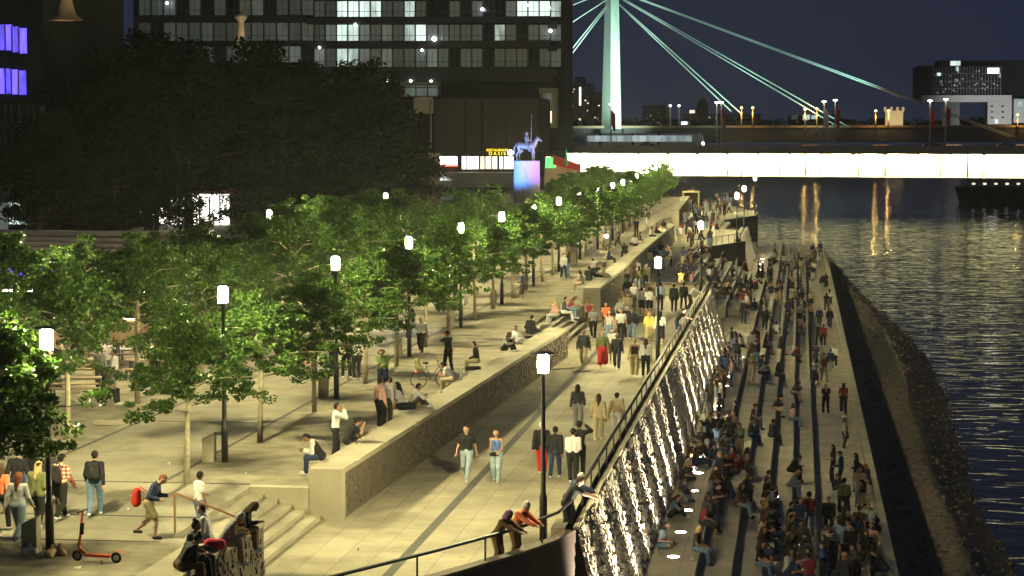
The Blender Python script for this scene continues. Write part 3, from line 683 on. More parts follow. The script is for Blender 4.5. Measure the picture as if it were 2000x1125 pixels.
def tree_meshes(name, seed, trunk_h, H, Rc, ncl, per, size, leafm, barkm, tr=.10, limb=14, crad=.5, flat=.55, power=1.5):
    rr = random.Random(seed); b = MB(); lean = rr.uniform(-.1, .1)
    b.tube([(0, 0, 0), (lean*.3, 0, trunk_h*.5), (lean, 0, trunk_h), (lean*1.3, .05, (trunk_h+H)*.5), (lean, 0, H*.93)], [tr, tr*.85, tr*.75, tr*.45, tr*.12], 8)
    C = []; rad = []
    for i in range(limb):
        f = (i+.5)/limb; z0 = trunk_h*.96+(H-trunk_h)*.72*f; a = i*2.4+rr.uniform(-.4, .4)
        L = Rc*(1-f)**(1/power)*rr.uniform(.75, 1.12)+.15; up = rr.uniform(.15, .5)*(.5+f)
        p0 = Vector((lean, 0, z0)); p1 = p0+Vector((math.cos(a)*L*.5, math.sin(a)*L*.5, L*up*.6)); p2 = p0+Vector((math.cos(a)*L, math.sin(a)*L, L*up*.7))
        b.tube([p0, p1, p2], [tr*.36, tr*.2, tr*.06], 5, False)
        for k in range(ncl):
            t = rr.uniform(.25, 1.02); q = (p0.lerp(p1, t*2) if t < .5 else p1.lerp(p2, t*2-1))
            C.append((q.x+rr.gauss(0, .16*Rc*.6), q.y+rr.gauss(0, .16*Rc*.6), q.z+rr.gauss(0.05, .07*(H-trunk_h)))); rad.append(crad*rr.uniform(.6, 1.2))
    for k in range(ncl): C.append((lean+rr.gauss(0, .12*Rc), rr.gauss(0, .12*Rc), H-rr.uniform(.05, .25)*(H-trunk_h))); rad.append(crad*.8)
    Vv, Ff = leafset(C, rad, per, size, flat=flat)
    return b.mesh(name+"_trunk", barkm), npmesh(name+"_crown", Vv, Ff, leafm)
TV = [tree_meshes("plaza_tree", s, 2.3, 5.3+.15*s, 2.8, 14, 58, .14, M_leaf, M_bark if s != 1 else M_pale, .10, 17, .30) for s in range(4)]
def tree(nm, var, x, y, z, rz, sc, label, cat, group):
    e = empty(nm, (x, y, z), rz, label, cat, group); e.scale = (sc, sc, sc*random.uniform(.95, 1.05)); link("trunk", var[0], e); link("crown", var[1], e); return e
T1 = "street tree in the front row along the lamps, %s from the bottom"
G1 = "street trees of the front row on the plaza"
k = 0
tree("plaza_tree", TV[2], -17.9, 44.6, PZ, 1, 1.14, "street tree at the left edge whose crown hangs before the nearest lamp", "tree", G1)
ysr = []
ysr = [57.4, 65.4, 73.0, 81.5, 87.9, 96.0, 102.4, 110.4, 117.9, 125.4]
for j in range(0, 14): ysr += [132+14.7*j, 140+14.7*j]
for y in ysr:
    dx = -(.03*(y-200)) if y > 200 else 0
    tree("plaza_tree", TV[(k*7+1) % 4], -16.7+random.uniform(-.1, .1)+dx, y, PZ, random.uniform(0, 6.28), random.uniform(.88, 1.06), T1 % ORD[min(k, 38)], "tree", G1); k += 1
k = 0
for y in [52+7.35*j for j in range(0, 34) if not 168 < 52+7.35*j < 205]:
    dx = -(.03*(y-200)) if y > 200 else 0
    tree("plaza_tree", TV[(k*5+3) % 4], -23.3+random.uniform(-.15, .15)+dx, y+random.uniform(-.4, .4), PZ, random.uniform(0, 6.28), random.uniform(.95, 1.1), "street tree in the second row behind the plaza path, %s from the bottom" % ORD[min(k, 38)], "tree", "street trees of the second row on the plaza"); k += 1
k = 0
for y in [60+8.6*j for j in range(0, 12)]:
    tree("plaza_tree", TV[(k*3+1) % 4], -29.2+random.uniform(-.5, .5), y+random.uniform(-1, 1), PZ, random.uniform(0, 6.28), random.uniform(1.0, 1.15), "shaded street tree of the third row by the beer garden, %s from the bottom" % ORD[min(k, 38)], "tree", "street trees of the third row"); k += 1
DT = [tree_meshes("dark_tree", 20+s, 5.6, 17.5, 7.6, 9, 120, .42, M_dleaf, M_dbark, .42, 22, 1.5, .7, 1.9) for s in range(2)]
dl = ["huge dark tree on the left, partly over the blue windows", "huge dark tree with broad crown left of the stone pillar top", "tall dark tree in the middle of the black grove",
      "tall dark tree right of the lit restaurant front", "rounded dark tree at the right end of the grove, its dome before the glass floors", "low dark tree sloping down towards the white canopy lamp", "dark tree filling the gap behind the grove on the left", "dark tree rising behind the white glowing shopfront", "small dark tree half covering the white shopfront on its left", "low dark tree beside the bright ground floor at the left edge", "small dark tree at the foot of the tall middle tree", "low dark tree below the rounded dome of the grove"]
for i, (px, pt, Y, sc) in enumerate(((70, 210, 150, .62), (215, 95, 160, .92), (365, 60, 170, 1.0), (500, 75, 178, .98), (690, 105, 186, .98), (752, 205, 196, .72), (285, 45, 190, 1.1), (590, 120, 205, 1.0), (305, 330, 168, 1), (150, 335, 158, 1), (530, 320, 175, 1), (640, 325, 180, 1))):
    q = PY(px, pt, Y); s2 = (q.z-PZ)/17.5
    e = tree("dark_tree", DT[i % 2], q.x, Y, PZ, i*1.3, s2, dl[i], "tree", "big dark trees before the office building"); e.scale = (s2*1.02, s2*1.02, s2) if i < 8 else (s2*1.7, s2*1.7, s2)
# ================================================================= buildings behind
M_slab = mat("slab_dark", (.03, .03, .032), .6); M_beige = mat("beige_stone", (.36, .31, .22), .85, 0, .1, .3); M_brick = mat("brown_brick", (.055, .042, .032), .9, 0, .2, .4)
M_mull = mat("mullion", (.10, .105, .10), .5, .3)
G_cool = glow("window_cool", (.75, .95, .85), .62, .8, .35); G_dim = glow("window_dim", (.45, .6, .5), .034, .7, .25); G_white = glow("window_white", (1, .95, .85), 3.5, .5, .3)
G_warm = glow("window_warm", (1, .85, .6), 1.3, .5, .6); G_mid = glow("window_mid", (.6, .75, .62), .075, .8, .4); G_blue = glow("window_blue", (.10, .06, 1.0), 1.5, .8, 1.6); G_tiny = glow("lamp_cool", (.85, .95, 1), 14)
G_red = glow("neon_red", (1, .1, .05), 3); G_yel = glow("neon_yellow", (1, .75, .02), 2.2); G_org = glow("lamp_orange", (1, .62, .18), 7); G_grn = glow("neon_green", (.05, 1, .12), 2.5)
Y0 = 400
e = empty("office_building", (0, 0, 0), 0, "long dark glass office building with stacked horizontal floors at the top of the photo", "building")
b = MB(); pbox(b, 262, -60, 1086, 300, Y0+1.2, 30); b.build("wall", M_dark, e)
b = MB()
for (x0, x1, y0, y1) in ((262, 597, 30, 42), (597, 1075, 33, 45), (262, 597, 80, 88), (597, 1075, 80, 93), (262, 597, 122, 130), (597, 1075, 131, 160), (1070, 1087, 40, 56), (1070, 1087, 90, 100), (1070, 1087, 136, 146), (262, 1087, -30, -4)):
    pbox(b, x0, y0, x1, y1, Y0, 1.3 if x1 > 1080 else 1.2)
b.build("floor_slab", M_slab, e)
lit = {0: [(200, 210, 0), (485, 497, 2), (575, 590, 3), (662, 686, 1), (697, 712, 1), (714, 746, 1), (750, 790, 3), (792, 808, 2), (960, 1018, 3), (1020, 1087, 1)],
       1: [(512, 600, 3), (602, 625, 1), (625, 650, 2), (650, 712, 1), (725, 770, 3), (785, 802, 1), (815, 824, 2), (982, 996, 2), (1052, 1062, 1), (1064, 1087, 2)],
       2: [(540, 580, 3), (618, 628, 1), (635, 714, 2), (728, 742, 3), (757, 764, 1), (812, 860, 3), (930, 950, 3)]}
rows = {0: ((-2, 30), (0, 33)), 1: ((42, 80), (46, 80)), 2: ((88, 122), (93, 131))}
for r_ in (0, 1, 2):
    x = 270.0; k = 0
    while x < 1080:
        w = 24.5 if x < 590 else 22.0; y0, y1 = rows[r_][0 if x < 590 else 1]; m = G_dim
        for a, c, t in lit[r_]:
            if a-6 <= x+w/2 <= c+6: m = {1: random.choice((G_cool, G_cool, G_mid)), 2: random.choice((G_mid, G_cool, G_dim)), 3: random.choice((G_mid, G_dim)), 0: G_dim}[t]
        if m is G_dim and random.random() < .25: m = M_glassd
        b = MB(); pbox(b, x+1.6, y0+2.5, x+w-1.6, y1-.5, Y0+1.05, .14); f = b.build("window", m, e)
        b = MB(); pbox(b, x-.7, y0, x+.9, y1, Y0+.55, .62); pbox(b, x+w*.5-.25, y0+4, x+w*.5+.25, y1, Y0+.9, .1); pbox(b, x, y1-11, x+w, y1-10, Y0+.3, .1); b.build("mullion", M_mull, f); x += w
for i, (px, py, s) in enumerate(((848, 76, 1.0), (694, 48, .5), (942, 18, .6), (1030, 10, .4), (1072, 15, .6), (1075, 60, .6), (624, 93, .4), (824, 98, .4), (757, 158, .45), (802, 158, .45), (842, 159, .45), (326, 6, .5))):
    q = PY(px, py, Y0-.3); b = MB(); rr = .34*s+.1; b.lathe([(0, -rr), (rr*.7, -rr*.7), (rr, 0), (rr*.7, rr*.7), (0, rr)], 10, q); b.build("ceiling_lamp", G_tiny, e)
b = MB(); pbox(b, 782, 160, 858, 190, Y0-1.5, 2.5); b.build("balcony_bay", mat("pale_bay", (.35, .36, .27)), e)
b = MB(); pbox(b, 790, 168, 856, 187, Y0-1.62, .1); b.build("window", G_mid, e)
b = MB()
for x in (790, 812, 835, 856): pbox(b, x-1, 166, x+1, 190, Y0-1.9, .25)
pbox(b, 788, 170, 858, 172, Y0-1.95, .1); b.build("window_frame", M_mull, e)
b = MB(); pbox(b, 1053, 172, 1087, 250, Y0-1.6, 3); b.build("stair_bay", M_beige, e)
for y0, y1, m in ((183, 205, G_mid), (217, 240, G_warm)):
    b = MB(); pbox(b, 1060, y0, 1077, y1, Y0-1.75, .12); b.build("window", m, e)

e = empty("restaurant_building", (0, 0, 0), 0, "brown windowless restaurant block with a row of glowing windows under yellow lettering", "building")
Yr = 372
b = MB(); pbox(b, 846, 192, 1052, 298, Yr+4, 18); b.build("upper_wall", M_brick, e)
b = MB()
for x in (846, 908, 940, 988): pbox(b, x, 196, x+2, 298, Yr+3.8, .3)
b.build("wall_joint", M_dark, e)
b = MB(); pbox(b, 836, 296, 1080, 345, Yr+2, 20); b.build("wall", M_brick, e)
for x0, x1, m in ((846, 868, G_white), (870, 893, G_white), (902, 910, G_white), (912, 935, G_white), (938, 946, G_warm), (948, 960, G_warm), (961, 971, G_warm), (975, 982, G_warm), (984, 1003, G_warm), (1066, 1076, G_warm)):
    b = MB(); pbox(b, x0, 304, x1, 330 if x0 > 900 else 322, Yr+1.9, .15); f = b.build("window", m, e)
    b = MB(); pbox(b, x0-1.6, 303, x0, 331, Yr+1.7, .2); pbox(b, x1, 303, x1+1.6, 331, Yr+1.7, .2); pbox(b, x0, 303, x1, 305.5, Yr+1.7, .2); b.build("frame", M_dark, f)
b = MB(); pbox(b, 845, 322, 894, 325, Yr+1.6, .3); b.build("red_strip", G_red, e)
b = MB(); pbox(b, 840, 337, 1004, 366, Yr-4, 6); b.build("terrace_wall", mat("terrace_white", (.5, .47, .36)), e)
q = PY(971, 295.5, Yr+1.2); text_obj("sign_lettering", "RESTAURANT", .62, q, (R(90), 0, 0), G_yel, e)
q = PY(971, 303, Yr+1.2); text_obj("sign_lettering", "O A S I S", .80, q, (R(90), 0, 0), G_yel, e)
q = PY(997, 298, Yr+.8); b = MB(); b.lathe([(0, -.5), (.4, -.35), (.55, 0), (.4, .35), (0, .5)], 12, q); b.build("globe_lamp", glow("globe", (1, 1, .95), 9), e)
# white canopy with cool lamp
q = PY(853, 366, 330); e = empty("white_canopy", (q.x, 330, PZ), 0, "white market canopy glowing under a cool lamp at the right foot of the dark trees", "canopy")
b = MB(); b.add([(-2.6, -2, 2.6), (2.6, -2, 2.6), (2.6, 2, 2.6), (-2.6, 2, 2.6), (0, 0, 3.7)], [(0, 1, 4), (1, 2, 4), (2, 3, 4), (3, 0, 4), (3, 2, 1, 0)]); b.build("roof", mat("canvas_white", (.75, .76, .76)), e)
b = MB()
for sx in (-2.5, 2.5):
    for sy in (-1.9, 1.9): b.tube([(sx, sy, 0), (sx, sy, 2.6)], .04, 6)
b.build("posts", M_steel, e)
b = MB(); b.lathe([(0, 3.6), (.22, 3.7), (.22, 4.0), (0, 4.1)], 10, (0, -2.4, -.2)); b.build("lamp", glow("cool_lamp", (.8, .92, 1), 120), e)
# mast before the grove
q0 = PY(842, 345, 360); q1 = PY(843, 196, 360); e = empty("mast", (q0.x, 360, q0.z), 0, "thin pale mast at the right edge of the dark trees carrying a beige box", "mast")
b = MB(); b.tube([(0, 0, -4), (0, 0, q1.z-q0.z)], [.17, .13], 8); b.build("pole", M_beige, e); b = MB(); b.box(-3.0, .3, q1.z-q0.z-2.2, .1, 2, q1.z-q0.z+.6); b.build("head_box", M_beige, e)

# left office with fins and blue windows
e = empty("fin_building", (0, 0, 0), 0, "left edge building with dark vertical fins, blue lit windows and a bright ground floor", "building")
Yf = 160
b = MB(); pbox(b, -420, -110, 87, 470, Yf+1, 20); b.build("wall", M_dark, e)
for (x0, x1, y0, y1, m) in ((-60, 8, 48, 98, G_blue), (10, 22, 48, 98, G_blue), (23, 36, 52, 102, G_blue), (37, 51, 55, 104, G_blue), (-60, 8, 134, 183, G_blue), (10, 20, 134, 183, G_blue), (22, 34, 136, 184, G_blue), (36, 50, 138, 185, G_blue), (-30, 14, 396, 448, G_mid), (16, 52, 394, 438, G_cool), (60, 92, 392, 440, G_mid)):
    b = MB(); pbox(b, x0, y0, x1, y1, Yf+.8, .15); f = b.build("window", m, e)
    b = MB(); pbox(b, x0-1.5, y0-1, x0, y1+1, Yf+.6, .3); b.build("frame", M_mull, f)
b = MB()
for x in range(-20, 86, 14): pbox(b, x, 205, x+3.2, 392, Yf, .9)
b.build("fins", mat("fin_metal", (.13, .15, .15), .4, .4), e)
b = MB(); pbox(b, -420, 386, 88, 394, Yf-.3, 1.2); b.build("floor_slab", M_mull, e)
b = MB(); pbox(b, -60, 196, 88, 204, Yf-.3, 1.2); b.build("floor_slab", M_dark, e)
# stone pillar tops (bridge gate ornaments) at the top left
q = PY(471, 62, 300); e = empty("stone_lantern_pillar", (q.x, 300, PZ), 0, "slim floodlit stone pillar top rising out of the dark trees", "pillar")
hz = PY(471, 30, 300).z-PZ; b = MB(); b.lathe([(1.0, 0), (.7, hz-4), (.45, hz-1.2), (.45, hz-.9), (.9, hz-.4), (.9, hz), (.3, hz+.2), (.25, hz+1.4), (0, hz+1.8)], 8); b.build("shaft", M_beige, e)
spot("lamp_beam", (q.x+2.5, 294, hz-6), (q.x, 300, hz-.5), 1800, (1, .75, .45), 40, .6, .2)
q = PY(128, 40, 120); e = empty("gate_roof", (q.x, 120, q.z), 0, "dim stone roof spur with flared edge at the top left corner", "roof")
b = MB(); b.lathe([(1.05, 0), (.62, .35), (.42, 1.1), (.36, 2.6)], 4); b.build("roof", mat("stone_dim", (.30, .2, .12)), e)

# shopfront glowing behind the grove
e = empty("glowing_shopfront", (0, 0, 0), 0, "bright white restaurant front glowing through the tree trunks on the left", "building")
Ys = 225; b = MB(); pbox(b, 262, 300, 835, 452, Ys+.6, 8); b.build("wall", M_brick, e)
for x in range(270, 440, 20):
    b = MB(); pbox(b, x, 376, x+17, 440, Ys+.4, .15); f = b.build("window", G_white, e); b = MB(); pbox(b, x-2, 384, x, 441, Ys+.2, .3); b.build("frame", M_dark, f)
for x in (470, 520, 560, 640, 700, 770):
    b = MB(); pbox(b, x, 405, x+10, 425, Ys+.4, .15); b.build("window", G_mid, e)
b = MB(); pbox(b, 262, 372, 450, 379, Ys-2, 2.5); b.build("awning", mat("awning_brown", (.35, .14, .06)), e)
# low pavilion with curved roof bands
e = empty("curved_pavilion", (0, 0, 0), 0, "low pavilion with stacked curved roof bands at the left edge above the beer garden", "building")
b = MB()
for i in range(5):
    y0 = 452+i*10
    c = [PY(x, y0+(.02+.006*i)*max(0, x-60)-.00006*(x-60)**2*1.0, 118-1.2*i) for x in range(-200, 420, 30)]
    for a, d in zip(c[:-1], c[1:]): b.box(a.x, a.y, a.z-.22, d.x+.001, a.y+2+1.2*i, a.z)
b.build("roof", mat("roof_band", (.34, .29, .25), .7), e)
b = MB(); pbox(b, -200, 500, 400, 600, 116.5, 4); b.build("wall", M_dark, e)
for i, x in enumerate(range(-10, 330, 22)):
    b = MB(); pbox(b, x, 512+4*(i % 3), x+12, 540+4*(i % 2), 116.3, .15); b.build("window", G_blue if i % 3 else G_mid, e)
# warm string-lit counter of the beer garden
q = P(120, 760, PZ)
e = empty("beer_garden_counter", (-33.2, 96, PZ), 0, "brightly lit wooden beer garden counter behind the nearest trees", "counter")
b = MB(); b.box(-5, 0, 0, 5, 1, 1.1); b.build("counter", mat("pale_wood", (.5, .36, .22)), e)
b = MB(); b.box(-5.2, -.3, 2.5, 5.2, 1.6, 2.62); 
for sx in (-5, 0, 5): b.box(sx-.05, 0, 1.1, sx+.05, .1, 2.5)
b.build("roof", mat("pale_wood2", (.45, .3, .2)), e)
b = MB(); b.box(-4.8, .2, 2.38, 4.8, .35, 2.46); b.build("light_strip", glow("strip", (1, .8, .65), 170), e)
TM = None
tsp = [(-.36*yy+1.2+2.7*kk, yy) for yy in (76, 82, 88, 103, 109, 115) for kk in range(4) if -.36*yy+1.2+2.7*kk < -24.4]
for i, (x, y) in enumerate(tsp):
    x += random.uniform(-.3, .3); y += random.uniform(-.4, .4)
    e = empty("beer_table", (x, y, PZ), random.uniform(-.2, .2), "wooden beer garden table with benches under the left trees, %s from the bottom left corner" % ORD[i], "table", "tables of the beer garden")
    if TM is None:
        b = MB(); b.box(-1.1, -.3, .72, 1.1, .3, .77); t1 = b.mesh("tabletop", mat("table_wood", (.42, .30, .18))); b = MB()
        b.box(-1.1, -.14, .42, 1.1, .14, .46)
        t2 = b.mesh("bench", MC["table_wood"]); b = MB()
        for sx in (-.9, .9):
            b.box(sx-.02, -.25, 0, sx+.02, .25, .72)
            for sy in (-.72, .72): b.box(sx-.02, sy-.1, 0, sx+.02, sy+.1, .42)
            b.box(sx-.015, -.8, .30, sx+.015, .8, .36)
        b.box(-.92, -.02, .31, .92, .02, .35)
        TM = (t1, t2, b.mesh("legs", M_metal))
    link("tabletop", TM[0], e); link("leg_frame", TM[2], e)
    for sy in (-.72, .72): link("bench", TM[1], e).location = (0, sy, 0)

# ================================================================= statue
q = PY(1029, 378, 300); sx = q.x
e = empty("monument_pedestal", (sx, 300, PZ), 0, "tall oval pedestal lit blue and violet under the bronze rider", "pedestal")
zt = PY(1029, 314, 300).z-PZ; b = MB(); b.lathe([(0, 0), (1.9, 0), (1.82, zt-.1), (1.86, zt-.1), (1.86, zt), (0, zt)], 32); o = b.build("plinth", mat("pedestal_stone", (.5, .5, .5)), e)
o.scale = (1, .6, 1)
e2 = empty("rider_monument", (sx, 300, PZ+zt), 0, "bronze horse with helmeted rider holding a tall lance, floodlit blue", "statue")
k_ = 1.18; hb_ = []
def A(a, c, r0, r1): hb_.append((tuple(x*k_ for x in a), tuple(x*k_ for x in c), r0*k_, r1*k_))
A((-.9, 0, 1.85), (.0, 0, 1.72), .40, .38); A((0, 0, 1.72), (.75, 0, 1.85), .38, .40); A((.85, 0, 1.95), (1.3, 0, 2.65), .30, .19); A((1.3, 0, 2.68), (1.75, 0, 2.35), .17, .10)
A((1.24, -.07, 2.85), (1.22, -.08, 3.0), .05, .02); A((1.24, .07, 2.85), (1.22, .08, 3.0), .05, .02); A((1.15, 0, 2.75), (.85, 0, 2.2), .06, .08)
for sy in (-.22, .22):
    d = .16 if sy > 0 else -.1
    A((-.95, sy, 1.7), (-.80+d, sy, 1.15), .25, .14); A((-.80+d, sy, 1.15), (-1.12+d, sy, .72), .13, .08); A((-1.12+d, sy, .72), (-1.05+d, sy, .14), .07, .06); A((-1.05+d, sy, .12), (-.95+d, sy, .06), .08, .09)
    A((.72, sy, 1.65), (.80-d, sy, .95), .18, .10); A((.80-d, sy, .95), (.78-d, sy, .14), .085, .06); A((.78-d, sy, .12), (.88-d, sy, .06), .08, .09)
A((-1.28, 0, 1.95), (-1.5, 0, 1.5), .10, .10); A((-1.5, 0, 1.5), (-1.5, 0, .7), .10, .05)
f, lo, hi = sdf(hb_, .10); V, F = nets(f, lo, hi, .09); M_bronze = mat("bronze_patina", (.30, .34, .33), .45, .3)
link("horse", npmesh("horse", V, F, M_bronze, True), e2)
hb_ = []
A((0, 0, 2.15), (-.02, 0, 2.75), .20, .24); A((-.02, -.22, 2.82), (-.02, .22, 2.82), .10, .10); A((-.02, 0, 2.95), (-.01, 0, 3.2), .08, .14); A((-.01, 0, 3.28), (-.01, 0, 3.36), .17, .09)
for sy in (-1, 1):
    A((0, .16*sy, 2.15), (.35, .42*sy, 1.75), .15, .11); A((.35, .42*sy, 1.75), (.28, .42*sy, 1.2), .10, .07); A((.28, .42*sy, 1.18), (.45, .42*sy, 1.14), .06, .05)
    A((-.02, .25*sy, 2.8), (.18, .3*sy, 2.45), .09, .08); A((.18, .3*sy, 2.45), (.5, .16*sy, 2.42), .07, .05)
f, lo, hi = sdf(hb_, .07); V, F = nets(f, lo, hi, .07); o = link("rider", npmesh("rider", V, F, M_bronze, True), e2)
b = MB(); b.tube([(.6, -.2, 1.2), (.72, -.22, 6.6)], .05, 6); b.build("lance", M_bronze, o)
spot("statue_blue", (sx-5.5, 291, 3.0), (sx-.2, 300, 8.5), 15000, (.14, .34, 1), 62, .6, .3)
spot("statue_violet", (sx+6.5, 293, 2.5), (sx+1.2, 300, 7.5), 5500, (.62, .12, 1), 50, .6, .3)
# green and red kiosk awning to the right of the statue
q = PY(1083, 318, 340); e = empty("snack_kiosk", (q.x, 340, PZ), 0, "snack kiosk with green glow and red striped awning right of the statue", "kiosk")
b = MB(); b.box(-1.6, 0, 0, 3.6, 4, 4.9); b.build("body", M_beige, e)
b = MB(); b.add([(-.2, -1.6, 5.0), (4.2, -1.6, 4.0), (4.2, .1, 4.9), (-.2, .1, 6.4), (-.2, -1.6, 4.9), (4.2, -1.6, 3.9), (4.2, .1, 4.8), (-.2, .1, 6.3)], [(0, 1, 2, 3), (7, 6, 5, 4), (0, 4, 5, 1), (1, 5, 6, 2), (2, 6, 7, 3), (3, 7, 4, 0)]); b.build("awning", mat("awning_red", (.6, .06, .05)), e)
b = MB(); b.box(-1.4, -.15, 4.4, .2, -.05, 6.0); b.build("green_panel", G_grn, e); b = MB(); b.box(-.2, -.3, 4.9, 2.0, -.2, 5.5); b.build("sign", glow("neon_pink", (1, .25, .3), 6), e)
q = PY(1106, 322, 330); e = empty("closed_parasol", (q.x, 330, q.z-2), 0, "closed green parasol standing beside the snack kiosk", "parasol")
b = MB(); b.lathe([(.0, 4.6), (.12, 4.2), (.32, 2.2), (.18, 1.9), (0, 1.9)], 10); b.build("canopy", mat("parasol_green", (.05, .35, .15)), e); b = MB(); b.tube([(0, 0, 0), (0, 0, 2)], .04, 6); b.build("pole", M_steel, e)
# wooden kiosk at the end of the promenade
q = P(1349, 410, 0); e = empty("wooden_kiosk", (q.x, q.y, 0), 0, "small wooden box kiosk with dark open front at the end of the promenade", "kiosk")
b = MB(); b.box(-1.15, 0, 0, -.95, 3, 2.4); b.box(1.0, 0, 0, 1.15, 3, 2.4); b.box(-1.15, 2.8, 0, 1.15, 3, 2.4); b.box(-1.2, -.1, 2.4, 1.2, 3.1, 2.6); b.build("body", mat("kiosk_wood", (.45, .34, .20)), e)
b = MB(); b.box(-.9, 1, 0, .95, 1.1, 2.35); b.build("shutter", mat("kiosk_dark", (.05, .03, .02)), e)

# ================================================================= lit girder bridge
L0 = PY(1060, 300, 562); L1 = PY(2120, 300, 522); ang = math.atan2(L1.y-L0.y, L1.x-L0.x); BL = math.hypot(L1.x-L0.x, L1.y-L0.y)
br = empty("river_bridge", (L0.x, L0.y, 0), ang, "girder bridge across the river with a brightly floodlit pale side", "bridge")
b = MB(); b.box(0, 1.6, .0, BL, 9, 5.55); b.box(0, 1.25, -.12, BL, 1.75, .05); b.build("girder", mat("girder_paint", (.60, .57, .34), .6, 0, .05, .2), br)
for k in range(12):
    for d, w in ((2, .22), (8.6, .34), (12.3, .2)):
        x = k*20.3+d+1.2
        if x < BL: b = MB(); b.box(x, 1.42, .06, x+w, 1.59, 5.5); b.build("stiffener", mat("girder_seam", (.02, .02, .015), .9), br)
b = MB(); b.box(0, 0, 5.6, BL, 18, 7.1); b.box(0, -.12, 7.1, BL, .1, 7.5); b.box(0, 17.6, 7.1, BL, 18, 7.6); b.build("deck", mat("deck_concrete", (.42, .37, .28), .9), br)
b = MB()
for z in (7.9, 8.25, 8.6): b.box(0, -.02, z-.03, BL, .04, z+.03)
for i in range(int(BL/2)): b.box(i*2, -.03, 7.5, i*2+.07, .05, 8.62)
b.build("railing", M_metal, br)
for k in range(15): b = MB(); b.box(k*8.1+2, -.05, 5.25, k*8.1+2.7, .5, 5.58); b.build("floodlight", M_metal, br)
NF = int(BL/6.75)
for k in range(NF):
    a = bpy.data.lights.new("girder_floods", 'AREA'); a.shape = 'RECTANGLE'; a.size = 3.2; a.size_y = .35; a.energy = 4200; a.color = (1, .97, .70); a.spread = R(170)
    o = bpy.data.objects.new("girder_floods", a); COL.objects.link(o); o.parent = br; o.location = (BL*(k+.5)/NF, -.3, 4.9); o.rotation_euler = (R(62), 0, 0)
b = MB(); b.box(BL*.02, 2, -12, BL*.02+6, 14, 0); b.build("pier", M_conc, br)
M_post = mat("pale_post", (.5, .5, .46), .5)
def on_bridge(px, off=3.0):
    q = PY(px, 280, 548); u = (Vector((q.x, q.y, 0))-Vector((L0.x, L0.y, 0))); x = u.x*math.cos(ang)+u.y*math.sin(ang)
    d = Vector((math.cos(ang), math.sin(ang), 0)); nn = Vector((-d.y, d.x, 0)); return Vector((L0.x, L0.y, 7.1))+d*x+nn*off
M_flag = mat("flag_red", (.62, .03, .03), .8); M_flagw = mat("flag_white", (.75, .5, .48), .8)
fl = ["left of the pylon", "with a flag near the tram's right end", "beside the dome, without a flag", "with the pink and red flag", "right of the pink flag", "before the crane house, left one", "before the crane house, right one"]
for i, (px, hh, fg) in enumerate(((1162, 11.0, M_flag), (1388, 11.3, None), (1403, 11.3, M_flag), (1617, 11.3, M_flagw), (1645, 11.6, M_flag), (1837, 11.3, M_flag), (1873, 11.6, M_flag))):
    p = on_bridge(px, 2.0+2*(i % 2)); e = empty("flag_lamp_post", p, 0, "tall bridge lamp post " + fl[[0, 2, 1, 3, 4, 5, 6][i]], "lamp post", "tall posts on the lit bridge")
    b = MB(); b.tube([(0, 0, 0), (0, 0, hh)], [.2, .14], 8); b.build("pole", M_post, e)
    b = MB(); b.lathe([(0, hh), (.5, hh+.05), (.55, hh+.3), (0, hh+.4)], 10); b.build("lamp_head", glow("bridge_lamp", (1, .90, .65), 10), e)
    if fg:
        vs = []; n = 8; h0 = hh-1.2
        for j in range(n+1):
            for z in (0, -4.0-.9*math.sin(j*.4)): vs.append((.15+j*.13, .12*math.sin(j*1.1), h0+z-j*.16))
        b = MB(); b.add(vs, [(2*j, 2*j+1, 2*j+3, 2*j+2) for j in range(n)]); b.build("flag", fg, e)
# tram
p0 = on_bridge(1082, 9); p1 = on_bridge(1344, 9); e = empty("tram", p0, ang, "pale articulated tram with lit windows crossing the bridge behind the pylon foot", "tram"); TL = (p1-p0).length
b = MB(); b.box(0, 0, .5, TL-1.2, 2.4, 3.7); b.add([(TL-1.2, 0, .5), (TL, .3, .5), (TL, 2.1, .5), (TL-1.2, 2.4, .5), (TL-1.2, 0, 3.7), (TL-.9, .3, 3.4), (TL-.9, 2.1, 3.4), (TL-1.2, 2.4, 3.7)], [(0, 1, 5, 4), (1, 2, 6, 5), (2, 3, 7, 6), (4, 5, 6, 7), (3, 2, 1, 0)]); b.build("body", mat("tram_body", (.55, .6, .62), .35, .2), e)
b = MB()
for x in (TL*.12, TL*.4, TL*.62): b.box(x, -.05, .6, x+.6, 2.3, 3.65)
b.build("joints", M_metal, e)
G_tram = glow("tram_window", (.62, .75, .78), .42, .5, .25)
x = .6; 
while x < TL-3:
    b = MB(); b.box(x, -.06, 1.5, x+1.9, -.01, 3.1); b.build("window", G_tram, e); x += 2.1
b = MB(); b.box(TL-.25, .25, .75, TL+.05, .7, 1.3); b.build("headlight", glow("headlight", (1, .97, .9), 30), e)
